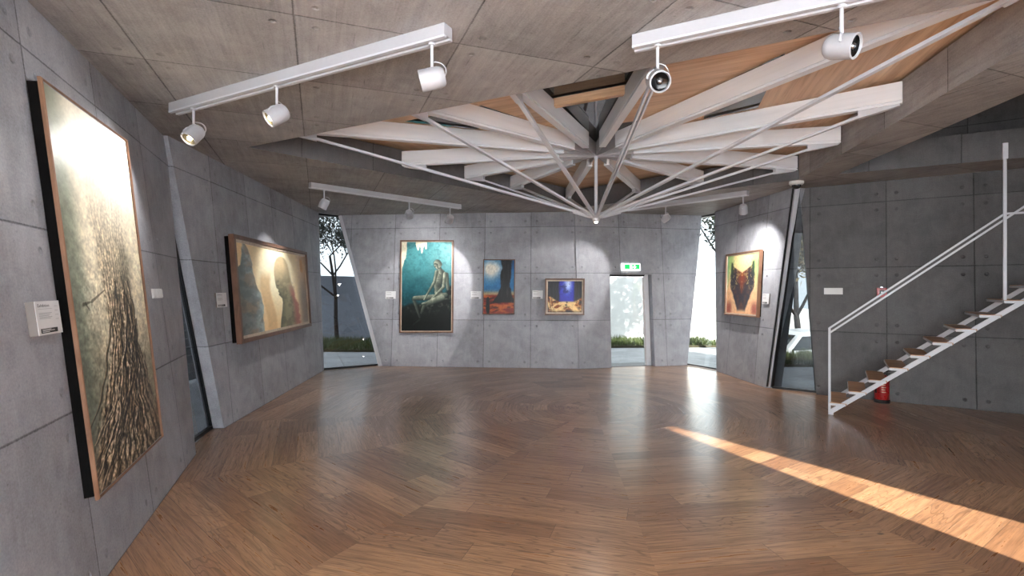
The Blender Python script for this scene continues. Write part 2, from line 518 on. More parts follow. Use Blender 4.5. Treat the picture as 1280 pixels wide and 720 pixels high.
# back walls
blt, blb = edge(BL, (427, 268.7), (478, 457.7))
seamB = BL.uz(605, 380)[0]
uf = BL.len
BL.slab('wall_back_left', [blb, (uf, 0), (uf, H), blt], T, M['concrete'], seamB)
brt, brb = edge(BR, (877.5, 268), (859, 456.7))
dl = edge(BR, (762, 343), (764.5, 458)); dr = edge(BR, (814.5, 343), (819, 458))
def lerp_edge(e, z):
    (u1, z1), (u0, z0) = e
    return u0 + (u1 - u0) * (z - z0) / (z1 - z0)
DH = BR.uz(787, 343)[1]
BR.slab('wall_back_right', [(0, 0), (lerp_edge(dl, 0), 0), (lerp_edge(dl, DH), DH), (lerp_edge(dr, DH), DH),
                            (lerp_edge(dr, 0), 0), brb, brt, (0.0, H)], T, M['concrete'], 0.0)
# wall_right
r1lt, r1lb = edge(R1, (893.5, 265), (895.5, 463))
r1rt, r1rb = edge(R1, (990, 235), (957, 485))
R1.slab('wall_right', [r1lb, r1rb, r1rt, r1lt], T, M['concrete'], R1.uz(946, 440)[0])
# wall_stairs
r2t, r2b = edge(R2, (999.5, 233), (1020.5, 493))
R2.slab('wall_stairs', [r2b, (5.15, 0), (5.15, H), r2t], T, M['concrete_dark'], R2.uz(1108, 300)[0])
# wall beyond the frame at the right with the slit that lets the sun in
def s3(x):  # u on R3 of a floor point with this x
    return (x - 3.7) / R3.d.x
ua, ub = s3(3.98), s3(4.97)
R3.slab('wall_near_right', [(0, 0), (ua, 0), (ua + 0.56, 3.335), (ub - 0.46, 3.335), (ub, 0), (R3.len, 0), (R3.len, H), (0, H)], 0.12, M['concrete'])
RE = Wall((9.0, 4.0), (9.2, 5.41), 0.0, MID)
RE.slab('wall_stair_end', [(0, 0), (RE.len + 0.1, 0), (RE.len + 0.1, H), (0, H)], T, M['concrete'])
R4.slab('wall_rear_right', [(0, 0), (R4.len, 0), (R4.len, H), (0, H)], T, M['concrete'])
RB.slab('wall_rear', [(0, 0), (RB.len, 0), (RB.len, H), (0, H)], T, M['plaster'])

# ------------------------------------------------------------------ floor
CX, CY = 1.16, 7.25
room = [(-2.6, -2.5), (3.0, -2.5), (3.7, 1.1), (9.0, 4.0), (9.2, 5.41), (4.857, 8.18), (4.311, 8.704), (4.17, 10.56),
        (3.85, 11.25), (1.411, 10.75), (-2.82, 11.14), (-3.878, 10.56), (-3.487, 6.2), (-3.228, 5.23), (-1.882, 1.65)]
def push(poly, d):
    """offset a polygon (counter-clockwise) outwards by d"""
    out = []; n = len(poly)
    for i in range(n):
        a = Vector(poly[i - 1]); b = Vector(poly[i]); c = Vector(poly[(i + 1) % n])
        n1 = Vector(((b - a).y, -(b - a).x)).normalized(); n2 = Vector(((c - b).y, -(c - b).x)).normalized()
        m = (n1 + n2); m = m / max(m.dot(n1), 0.35) if m.length > 1e-6 else n1
        out.append((b.x + m.x * d, b.y + m.y * d))
    return out
floor_poly = push(room, 0.14)
def clip(poly, nx, ny, d):
    out = []
    for i in range(len(poly)):
        a = poly[i - 1]; b = poly[i]
        da = a[0] * nx + a[1] * ny - d; db = b[0] * nx + b[1] * ny - d
        if (da >= 0) != (db >= 0):
            q = da / (da - db); out.append((a[0] + (b[0] - a[0]) * q, a[1] + (b[1] - a[1]) * q))
        if db >= 0: out.append(b)
    return out
mbf = MB(); NW = 14; TH0 = math.radians(-90 - 4.0)
for k in range(NW):
    a0 = TH0 - k * 2 * math.pi / NW; a1 = a0 - 2 * math.pi / NW
    am = (a0 + a1) / 2
    p = clip(floor_poly, math.sin(a0), -math.cos(a0), math.sin(a0) * CX - math.cos(a0) * CY)
    p = clip(p, -math.sin(a1), math.cos(a1), -math.sin(a1) * CX + math.cos(a1) * CY)
    if len(p) < 3: continue
    loops = [[Vector((q[0], q[1], 0)) for q in p]]
    uvp = [((q[1] - CY) * math.cos(am) - (q[0] - CX) * math.sin(am) + 100 * k,
            (q[0] - CX) * math.cos(am) + (q[1] - CY) * math.sin(am)) for q in p]
    tris = tessellate_polygon(loops)
    vs = [(q[0], q[1], 0) for q in p]
    fs = []; uvs = []
    for t in tris:
        A, B_, C_ = [p[i] for i in t]
        t = list(t)
        if (B_[0] - A[0]) * (C_[1] - A[1]) - (B_[1] - A[1]) * (C_[0] - A[0]) < 0: t.reverse()
        fs.append(t); uvs.append([uvp[i] for i in t])
    mbf.add(vs, fs, uvs)
# the slab's rim
n = len(floor_poly)
mbf.add([(q[0], q[1], 0) for q in floor_poly] + [(q[0], q[1], -0.2) for q in floor_poly],
        [(i, i + n, (i + 1) % n + n, (i + 1) % n) for i in range(n)] )
fl = mbf.build('floor', M['floor'], recalc=False)
tag(fl, kind='structure')

# ------------------------------------------------------------------ ceiling slab with its two openings
slab_room = room[:6] + [(4.34, 8.42), (4.05, 11.38), (1.411, 10.75), (-3.95, 11.26), (-3.50, 6.1), (-3.30, 5.3), (-1.882, 1.65)]
slab_out = push(slab_room, 0.62)
OA, OB, OC, OD = (-3.09, 6.0), (3.33, 2.63), (4.36, 7.78), (1.30, 10.58)
sky_open = [OA, OB, OC, OD]
stair_open = [(4.72, 7.41), (4.22, 3.35), (7.6, 3.75), (8.3, 5.50)]
ds = Vector((-0.355, 0.935)); ns = Vector((0.935, 0.355))
def ceil_uv(p):
    q = Vector((p[0], p[1]))
    return (q.dot(ns) + 0.135, q.dot(ds) - 4.39)
mbc = MB()
mbc.prism(slab_out, H, H + SLAB, [sky_open, stair_open])
for i, f in enumerate(mbc.f):
    P = [mbc.v[k] for k in f]
    nrm = (P[1] - P[0]).cross(P[2] - P[0])
    if abs(nrm.z) > 0.9 * nrm.length:
        mbc.uv[i] = [(ceil_uv(p)[1], ceil_uv(p)[0]) for p in P]
    else:
        d = Vector((P[1].x - P[0].x, P[1].y - P[0].y, 0)).normalized()
        mbc.uv[i] = [((p - P[0]).dot(d) + 0.35, p.z - H + 0.30) for p in P]
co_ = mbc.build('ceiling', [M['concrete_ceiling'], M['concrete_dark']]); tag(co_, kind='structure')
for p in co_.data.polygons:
    if abs(p.normal.z) < 0.5 and not (p.normal.x < -0.9 and p.center.x < 4.5): p.material_index = 1  # recess shade put into the colour: these sides take darker concrete

# upper storey round the stairwell
up0 = R2.P(r2t[0] - 0.35, H)
upn = [(4.15, 8.3), (9.75, 5.2), (9.6, 3.6), (4.1, 1.9)]
UZ0, UZ1 = H + SLAB, 5.55
def upright(name, a, b, z0, z1, th, mat, inward=MID):
    w = Wall(a, b, 0.0, inward)
    return w.slab(name, [(0, z0), (w.len, z0), (w.len, z1), (0, z1)], th, mat, 0.45)
q0 = R2.P(-0.6, H); q1 = R2.P(5.15, H)
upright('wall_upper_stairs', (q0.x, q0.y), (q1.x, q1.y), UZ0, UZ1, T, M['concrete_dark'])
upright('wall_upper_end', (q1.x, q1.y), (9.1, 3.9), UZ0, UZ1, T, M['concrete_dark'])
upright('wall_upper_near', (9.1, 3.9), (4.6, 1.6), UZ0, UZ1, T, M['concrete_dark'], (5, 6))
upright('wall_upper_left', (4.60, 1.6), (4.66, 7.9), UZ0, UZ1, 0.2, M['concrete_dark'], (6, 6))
mbu = MB(); mbu.prism([(4.2, 8.75), (4.2, 1.1), (9.6, 3.5), (9.6, 5.6)][::-1], UZ1, UZ1 + 0.25)
tag(mbu.build('ceiling_upper', M['concrete_plain']), kind='structure')

# unseen block added on the roof at the left to shade the garden wall behind
mbr = MB(); mbr.prism([(-4.3, 7.4), (-2.1, 7.2), (1.0, 10.95), (0.9, 11.0), (-2.9, 11.3), (-4.1, 10.9)], H + SLAB + 0.21, 8.2)
tag(mbr.build('wall_shade_block', M['concrete_plain']), kind='structure')

# ------------------------------------------------------------------ timber roof boards and dark glass over the star opening
HUB = Vector((1.19, 7.25, 0))
# beam ends (bottom edge) round the rim of the opening, clockwise from the front
ENDS = [(1.17, 3.77), (-0.08, 4.44), (-1.14, 5.02), (-2.62, 5.86), (-1.61, 7.53), (-0.76, 8.42), (0.0, 9.22), (1.12, 10.36),
        (2.36, 9.58), (3.25, 8.78), (4.32, 7.80), (4.06, 6.34), (3.80, 4.98), (3.14, 2.80)]
ZT, ZB = 3.70, 3.49       # beam top and underside at the rim
ZR = 0.06                 # the beams rise a little to the hub
DZ = H + SLAB + 0.03
def wedge(i, r0, r1):
    a = Vector((*ENDS[i], 0)) - HUB; b = Vector((*ENDS[(i + 1) % 14], 0)) - HUB
    g = lambda v, r: HUB + v * r if r > 1.0 or r <= 0 else HUB + v * r
    return [g(a, r0), g(a, r1), g(b, r1), g(b, r0)]
mbd = MB(); mbg = MB()
def board_quad(mb, q, th=0.03, wood=True):
    a = (q[0] + q[1]) / 2 - HUB
    mid = (q[1] + q[2]) / 2 - HUB; mid.z = 0
    along = (q[2] - q[1]); along.z = 0; along.normalize()
    acr = Vector((-along.y, along.x, 0))
    vs = [Vector((p.x, p.y, DZ)) for p in q] + [Vector((p.x, p.y, DZ + th)) for p in q]
    fs = [(0, 1, 2, 3), (7, 6, 5, 4), (0, 4, 5, 1), (1, 5, 6, 2), (2, 6, 7, 3), (3, 7, 4, 0)]
    uv = [(p.dot(along), p.dot(acr)) for p in vs]
    mb.add(vs, fs, [[uv[i] for i in f] for f in fs])
for i in range(14):
    # 0..1 is the glazed bay seen from below; others have boards with a glazed strip in two of them
    if i == 0:
        board_quad(mbg, wedge(i, 0.02, 1.25))
    elif i in (13, 12, 2):
        cut = {13: (0.25, 0.25), 12: (0.44, 0.62), 2: (0.44, 0.66)}[i]
        board_quad(mbg, wedge(i, 0.02, 0.22))
        if cut[0] != cut[1]:
            board_quad(mbd, wedge(i, 0.22, cut[0])); board_quad(mbg, wedge(i, *cut)); board_quad(mbd, wedge(i, cut[1], 1.22))
        else:
            board_quad(mbd, wedge(i, 0.22, 1.22))
    else:
        board_quad(mbg, wedge(i, 0.02, 0.22)); board_quad(mbd, wedge(i, 0.22, 1.25))
tag(mbd.build('ceiling_timber_deck', M['deck']), kind='structure')
tag(mbg.build('ceiling_dark_glazing', M['tinted']), kind='structure')
# opaque cover added over the star to keep the sky's light out
mbk = MB(); mbk.prism(push([OA, OB, OC, OD], 0.9), DZ + 0.04, DZ + 0.2)
tag(mbk.build('ceiling_sky_blocker', M['concrete_plain']), kind='structure')

# ------------------------------------------------------------------ white star truss
NODE = Vector((1.19, 7.25, 2.68))
truss = thing('roof_truss', (HUB.x, HUB.y, NODE.z - 0.06), 'white star-shaped roof truss of timber beams and steel ties under the skylight', 'roof truss')
HT, HB = ZT + ZR, ZB + ZR
for i, e in enumerate(ENDS):
    E = Vector((e[0], e[1], 0)); d = (E - HUB); R = d.length; d.normalize()
    s = Vector((-d.y, d.x, 0))
    r0 = 0.52
    A = HUB + d * r0; zb0 = HB; zb1 = ZB
    ex = HUB + d * (R + 0.0)
    w = 0.085
    mb = MB()
    def beam_piece(zlo0, zlo1, h, ww):
        vs = []
        for (p, z) in ((A, zlo0), (ex, zlo1)):
            for sx, dz in ((-1, 0), (1, 0), (1, h), (-1, h)):
                vs.append(Vector((p.x, p.y, z + dz)) + s * (sx * ww / 2))
        fs = [(0, 1, 2, 3), (7, 6, 5, 4), (0, 4, 5, 1), (1, 5, 6, 2), (2, 6, 7, 3), (3, 7, 4, 0)]
        L = (ex - A).length
        uvs = []
        for f in fs:
            q = []
            for k in f:
                p = vs[k]; q.append(((p - A).dot(d) + i * 3.1, p.z + (p - A).dot(s)))
            uvs.append(q)
        mb.add(vs, fs, uvs)
    beam_piece(zb0 + 0.03, zb1 + 0.03, (ZT - ZB) - 0.03, w)
    beam_piece(zb0 + 0.018, zb1 + 0.018, 0.012, w - 0.035)
    beam_piece(zb0, zb1, 0.018, w)
    mb.build('beam', M['white_wood'], truss)
    # steel hub fin
    fin = MB()
    zz0 = HB - 0.005; zz1 = HT - 0.01
    p0 = HUB + d * 0.03; p1 = HUB + d * 0.60
    fin.box(Vector((p0.x, p0.y, zz0 + 0.02)) - s * 0.006, d * 0.57, s * 0.012, Vector((0, 0, zz1 - zz0 - 0.02)))
    fin.build('hub_plate', M['grey_steel'], truss)
    # bracket fin under the beam's outer end, where the tie rod is fixed
    br = MB()
    bo = HUB + d * (R - 0.02); bi = HUB + d * (R - 0.36)
    zlo = ZB + ZR * 0.06
    q = [Vector((bo.x, bo.y, zlo)), Vector((bi.x, bi.y, zlo + 0.012)), Vector((bi.x, bi.y, zlo - 0.075)), Vector((bo.x, bo.y, zlo - 0.02))]
    br.add([p - s * 0.03 for p in q] + [p + s * 0.03 for p in q],
           [(0, 1, 2, 3), (7, 6, 5, 4), (0, 4, 5, 1), (1, 5, 6, 2), (2, 6, 7, 3), (3, 7, 4, 0)])
    br.build('tie_bracket', M['white_steel'], truss)
    rod = MB()
    a = Vector((bi.x, bi.y, zlo - 0.045)) + d * 0.04; b = NODE + d * 0.035 + Vector((0, 0, 0.02))
    nn = (b - a).normalized(); upv = s.cross(nn).normalized()
    for sx in ((-1, 1) if i == 0 else (0,)):
        rod.bar(a + s * 0.022 * sx, b + s * 0.010 * sx, 0.045 if sx == 0 else 0.016, 0.026 if sx == 0 else 0.04, upv)
    # flat fork end near the node
    rod.bar(b + (a - b).normalized() * 0.05, b + (a - b).normalized() * 0.34, 0.014, 0.055, upv)
    rod.build('tie_rod', M['white_steel'], truss)
mb = MB(); mb.tube([NODE, Vector((HUB.x, HUB.y, HT - 0.02))], 0.024, 12); mb.smooth = False
mb.build('king_post', M['white_steel'], truss)
mb = MB(); mb.lathe([(0, -0.045), (0.035, -0.045), (0.05, -0.02), (0.05, 0.035), (0.03, 0.06), (0, 0.06)], 16, Matrix.Translation(NODE))
nd = mb.build('tie_node', M['white_steel'], truss)
mb = MB(); mb.lathe([(0, -0.062), (0.018, -0.06), (0.026, -0.046), (0, -0.045)], 14, Matrix.Translation(NODE))
mb.build('node_lamp', M['bulb'], nd, origin=NODE)['label'] = 'small glowing lamp'
mb = MB(); mb.tube([(HUB.x, HUB.y, HB - 0.02), (HUB.x, HUB.y, HT)], 0.035, 14)
mb.build('hub', M['white_steel'], truss)
# warm purlin between the two front beams
a = HUB + (Vector((*ENDS[0], 0)) - HUB) * 0.60; b = HUB + (Vector((*ENDS[1], 0)) - HUB) * 0.60
mb = MB(); mb.bar((a.x, a.y, HT - 0.06), (b.x, b.y, HT - 0.06), 0.06, 0.09)
for i_, f in enumerate(mb.f):
    dd = (b - a).normalized(); mb.uv[i_] = [((mb.v[k] - a).dot(dd), mb.v[k].z + mb.v[k].dot(Vector((-dd.y, dd.x, 0)))) for k in f]
mb.build('purlin', M['deck'], truss)['label'] = 'warm oak crosspiece'

# ------------------------------------------------------------------ windows and the door
def frame_edges(mb, pts, w, closed=True):
    n = len(pts)
    for i in range(n if closed else n - 1):
        mb.bar(pts[i], pts[(i + 1) % n], w, w, Vector((0, 0, 1)) if abs((pts[(i + 1) % n] - pts[i]).normalized().z) < 0.9 else Vector((1, 0, 0)))

def window(name, wa, ea, oa, wb, eb, ob, label, white_post=None, post_w=0.1, fw=0.05, glass='glass'):
    a0 = wa.P(ea[1][0], 0.02) - wa.n2 * oa; a1 = wa.P(ea[0][0], H - 0.02) - wa.n2 * oa
    b0 = wb.P(eb[1][0], 0.02) - wb.n2 * ob; b1 = wb.P(eb[0][0], H - 0.02) - wb.n2 * ob
    base = (a0 + b0) / 2; base.z = 0
    t = thing(name, base, None, None, None, 'structure')
    nrm = (b0 - a0).cross(a1 - a0).normalized() * 0.006
    mb = MB()
    vs = [a0, b0, b1, a1]
    mb.add([p - nrm for p in vs] + [p + nrm for p in vs], [(0, 1, 2, 3), (7, 6, 5, 4), (0, 4, 5, 1), (1, 5, 6, 2), (2, 6, 7, 3), (3, 7, 4, 0)])
    mb.build('pane', M[glass], t)
    mf = MB(); frame_edges(mf, vs, fw)
    mf.build('window_frame', M['black'], t)
    if white_post:
        mp = MB()
        p0, p1, off = white_post
        mp.bar(p0, p1, post_w, 0.05, Vector((0, 1, 0)))
        mp.build('white_post', M['white_steel'], t)['label'] = 'white steel edge post'
    return t

window('window_1', L1, (l1t, l1b), 0.2, L2, (l2nt, l2nb), 0.15, None, fw=0.045, glass='glass_grey')
pp0 = BL.P(blb[0] - 0.05, 0, -0.04); pp1 = BL.P(blt[0] - 0.04, H, -0.04)
window('window_2', L2, (l2ft, l2fb), 0.16, BL, ((blt[0] - 0.1, H), (blb[0] - 0.1, 0)), 0.10, None, (pp0, pp1, 0), 0.09, 0.035, 'glass_mid')
window('window_3', BR, (brt, brb), 0.16, R1, (r1lt, r1lb), 0.16, None, fw=0.03)
w4a = R1.P(r1rb[0] + 0.0, 0) - R1.n2 * 0.10; w4b = R1.P(r1rt[0] + 0.0, H) - R1.n2 * 0.05
window('window_4', R1, ((r1rt[0] + 0.03, H), (r1rb[0] + 0.03, 0)), 0.10, R2, (r2t, r2b), 0.14, None,
       None, 0.06, 0.035, 'glass_grey')
w4 = [o for o in bpy.data.objects if o.name.startswith('window_4')][0]
mp = MB(); e0 = R1.P(r1rb[0] + 0.012, 0.03); e1 = R1.P(r1rt[0] + 0.012, H - 0.01); ot = -R1.n2; al = R1.d
mp.add([e0 + ot * .035, e0 + ot * .055, e0 + ot * .055 + al * .02, e0 + ot * .035 + al * .02, e1 + ot * .03, e1 + ot * .11, e1 + ot * .11 + al * .04, e1 + ot * .03 + al * .04],
       [(3, 2, 1, 0), (4, 5, 6, 7), (0, 1, 5, 4), (1, 2, 6, 5), (2, 3, 7, 6), (3, 0, 4, 7)])
mp.build('white_post', M['white_steel'], w4)['label'] = 'white tapering edge post'
mp = MB(); mp.bar(e0 + ot * 0.014, e1 + ot * 0.014, 0.02, 0.025, (0, 1, 0)); mp.build('edge_strip', M['black'], w4)
# slit in the near right wall
s0 = R3.P(ua, 0.02) - R3.n2 * 0.06; s1 = R3.P(ub, 0.02) - R3.n2 * 0.06
s2 = R3.P(ub - 0.46, 3.33) - R3.n2 * 0.06; s3_ = R3.P(ua + 0.56, 3.33) - R3.n2 * 0.06
t = thing('window_5', ((s0 + s1) / 2), None, None, None, 'structure')
mb = MB(); mb.add([s0, s1, s2, s3_], [(0, 1, 2, 3)]); mb.build('pane', M['glass'], t)
mf = MB(); frame_edges(mf, [s0, s1, s2, s3_], 0.016); mf.build('window_frame', M['black'], t)
# glazed side behind the camera
t = thing('window_6', L0.P(L0.len / 2, 0), None, None, None, 'structure')
g = [L0.P(0.05, 0.02, -0.1), L0.P(L0.len - 0.05, 0.02, -0.1), L0.P(L0.len - 0.05, H - 0.02, -0.1), L0.P(0.05, H - 0.02, -0.1)]
mb = MB(); mb.add(g, [(0, 1, 2, 3)]); mb.build('pane', M['glass'], t)
mf = MB(); frame_edges(mf, g, 0.06)
for q in (0.33, 0.66):
    mf.bar(g[0].lerp(g[1], q), g[3].lerp(g[2], q), 0.06, 0.06, (1, 0, 0))
mf.build('window_frame', M['black'], t)

# door
db = [BR.P(lerp_edge(dl, 0), 0.0), BR.P(lerp_edge(dr, 0), 0.0), BR.P(lerp_edge(dr, DH), DH), BR.P(lerp_edge(dl, DH), DH)]
out = -BR.n2
base = (db[0] + db[1]) / 2
door = thing('door_1', base + out * 0.2, None, None, None, 'structure')
di = [p + out * 0.2 for p in db]
ux = BR.d
mb = MB()
mb.bar(di[3] + ux * 0.02 - V(0, 0, 0.02), di[2] - ux * 0.02 - V(0, 0, 0.02), 0.06, 0.04)
mb.build('door_head', M['black'], door)
mb = MB()
mb.bar(di[1] - ux * 0.05, di[2] - ux * 0.05, 0.10, 0.07, (0, 1, 0)); mb.bar(di[0] + ux * 0.015, di[3] + ux * 0.015, 0.03, 0.07, (0, 1, 0))
mb.build('door_jamb', M['white_steel'], door)
g0 = di[0] + ux * 0.05 + V(0, 0, 0.02); g1 = di[1] - ux * 0.12 + V(0, 0, 0.02); g2 = di[2] - ux * 0.12 - V(0, 0, 0.06); g3 = di[3] + ux * 0.05 - V(0, 0, 0.06)
mb = MB(); mb.add([p + out * 0.005 for p in (g0, g1, g2, g3)] + [p - out * 0.005 for p in (g0, g1, g2, g3)],
                  [(0, 1, 2, 3), (7, 6, 5, 4), (0, 4, 5, 1), (1, 5, 6, 2), (2, 6, 7, 3), (3, 7, 4, 0)])
leaf = mb.build('door_leaf', M['glass'], door)
mb = MB(); mb.bar(g1 - V(0, 0, 0.01), g2, 0.035, 0.045, (0, 1, 0)); mb.bar(g0, g3, 0.018, 0.03, (0, 1, 0)); mb.build('leaf_stile', M['grey_steel'], door)
mb = MB(); hh = g1 + (g2 - g1) * 0.42 - ux * 0.05 - out * 0.06
mb.tube([hh + V(0, 0, -0.16), hh + V(0, 0, 0.16)], 0.012, 8)
for dz in (-0.12, 0.12): mb.tube([hh + V(0, 0, dz), hh + V(0, 0, dz) + out * 0.06], 0.008, 6)
mb.build('door_handle', M['white_steel'], door)
# grey sill under door and windows
mb = MB(); mb.box(db[0] + V(0, 0, -0.05) + out * 0.10, db[1] - db[0], out * 0.5, V(0, 0, 0.055))
tag(mb.build('trim_1', M['paving']), kind='structure')

# ------------------------------------------------------------------ paintings (the picture is worked out point by point)
def vnoise(x, y, seed=0):
    """value noise on arrays"""
    g = np.random.default_rng(seed).random((64, 64))
    xi = np.floor(x).astype(int); yi = np.floor(y).astype(int); fx = x - xi; fy = y - yi
    fx = fx * fx * (3 - 2 * fx); fy = fy * fy * (3 - 2 * fy)
    a = g[xi % 64, yi % 64]; b = g[(xi + 1) % 64, yi % 64]; c = g[xi % 64, (yi + 1) % 64]; d = g[(xi + 1) % 64, (yi + 1) % 64]
    return (a * (1 - fx) + b * fx) * (1 - fy) + (c * (1 - fx) + d * fx) * fy
def fbm(x, y, seed=0, oct=4):
    s = 0; a = 0.5; t = 0
    for k in range(oct):
        s = s + a * vnoise(x * 2 ** k, y * 2 ** k, seed + k); t += a; a *= 0.55
    return s / t
def ss(a, b, x):
    t = np.clip((x - a) / (b - a), 0, 1); return t * t * (3 - 2 * t)
def C(r, g, b): return np.array((r, g, b), float) / 255
def mixc(a, b, f):
    f = f[..., None]
    return a * (1 - f) + b * f
def seg(U, W_, p, q, ra, rb):
    """soft capsule mask in (u*aspect, v) space"""
    px, py = p; qx, qy = q
    dx, dy = qx - px, qy - py
    t = np.clip(((U - px) * dx + (W_ - py) * dy) / (dx * dx + dy * dy + 1e-9), 0, 1)
    dist = np.hypot(U - px - t * dx, W_ - py - t * dy)
    r = ra + (rb - ra) * t
    return 1 - ss(r * 0.75, r * 1.12, dist), t, dist

def art_roots(u, v):
    n1 = fbm(u * 6, v * 12, 1); n2 = fbm(u * 70, v * 150, 5, 3); n3 = fbm(u * 3, v * 5, 9); n4 = fbm(u * 26, v * 56, 14, 4)
    base = mixc(np.broadcast_to(C(138, 142, 122), u.shape + (3,)), C(212, 198, 168), ss(0.08, 0.42, u + 0.25 * (n1 - 0.5)))
    base = mixc(base, C(236, 226, 200), np.exp(-(((u - 0.27) / 0.10) ** 2)) * ss(0.2, 0.6, v) * 0.75)
    base = mixc(base, C(240, 230, 200), np.exp(-(((u - 0.93) / 0.12) ** 2)) * ss(0.25, 0.6, v) * 0.8)
    base = mixc(base, C(108, 106, 88), (1 - ss(0.15, 0.48, v)) * 0.7)
    base = mixc(base, C(96, 106, 92), (1 - ss(0.0, 0.22, u + 0.15 * (n3 - 0.5))) * 0.55)
    base = base * (1 + (n4 - 0.5) * 0.45 * (1 - 0.6 * ss(0.6, 0.9, v)))[..., None]
    # hooded body of strands, widening into roots at the foot
    foot = np.clip(0.36 - v, 0, 1)
    cx = 0.57 + 0.03 * np.sin(v * 6) - 0.25 * foot
    wid = 0.225 + 0.03 * np.sin(v * 8 + 1) + 1.1 * foot ** 1.15
    a = (u - cx) / wid
    body = (1 - ss(0.78, 1.10, np.abs(a) + 0.35 * (n4 - 0.5) + 0.2 * (n1 - 0.5))) * (1 - ss(0.80, 0.95, v + 0.06 * n1 + 0.10 * a * a))
    strand = np.abs(np.sin(a * 21 + n1 * 6 + n4 * 2.2 + 2.5 * np.sin(v * 5)))
    strand = strand * (0.55 + 0.9 * n4)
    dark = mixc(np.broadcast_to(C(48, 38, 29), u.shape + (3,)), C(150, 130, 102), ss(0.18, 0.75, strand))
    dark = mixc(dark, C(205, 188, 158), ss(0.72, 1.0, strand) * 0.6)
    dark = mixc(dark, C(40, 32, 26), ss(0.25, 0.95, a) * 0.45)
    fade = 0.26 + 0.74 * (1 - ss(0.36, 0.74, v - 0.06 * a))
    base = mixc(base, dark, body * fade)
    base = mixc(base, C(214, 200, 170), body * ss(0.62, 0.85, v) * 0.45)
    for (x, y, sx, sy, k) in ((0.74, 0.60, 0.09, 0.035, 0.5), (0.70, 0.52, 0.10, 0.06, 0.45), (0.50, 0.72, 0.03, 0.10, 0.25), (0.62, 0.66, 0.04, 0.05, 0.2)):
        base = mixc(base, C(86, 82, 64), np.exp(-(((u - x) / sx) ** 2 + ((v - y) / sy) ** 2)) * k)
    glow = np.exp(-(((u - 0.66) / 0.42) ** 2 + ((v - 0.93) / 0.22) ** 2))
    base = mixc(base, C(255, 252, 240), np.clip(glow * 1.15, 0, 0.95))
    # pale roots
    for k in range(40):
        rr = np.random.default_rng(100 + k)
        x0 = 0.50 + 0.26 * rr.random(); y0 = 0.26 + 0.28 * rr.random(); x1 = -0.10 + 0.85 * rr.random(); y1 = -0.03 + 0.17 * rr.random()
        if k == 0: x0, y0, x1, y1 = 0.62, 0.50, 0.42, -0.03
        t = np.clip((y0 - v) / (y0 - y1), 0, 1)
        xx = x0 + (x1 - x0) * t ** 1.8 + 0.025 * np.sin(t * 9 + k) + 0.010 * np.sin(t * 31 + k)
        w = (0.006 + 0.007 * rr.random()) * (1.9 if k == 0 else 1)
        on = (v < y0) * (v > y1)
        base = mixc(base, C(30, 24, 19), (1 - ss(w * 0.8, w * 2.6, np.abs(u - xx - 0.014))) * on * 0.6)
        base = mixc(base, C(196, 178, 146) if k % 3 == 0 else C(142, 122, 94), (1 - ss(w * 0.4, w, np.abs(u - xx))) * on * 0.85)
    tex = 1 + (n2 - 0.5) * (0.9 * (1 - ss(0.45, 0.85, v)) * (0.35 + body) + 0.10)
    for (p, q) in (((0.12, 0.462), (0.22, 0.468)), ((0.22, 0.468), (0.40, 0.498)), ((0.15, 0.465), (0.19, 0.445))):
        m, _, _ = seg(u, v, p, q, 0.005, 0.002); base = mixc(base, C(60, 55, 44), m * 0.55)
    return base * tex[..., None]

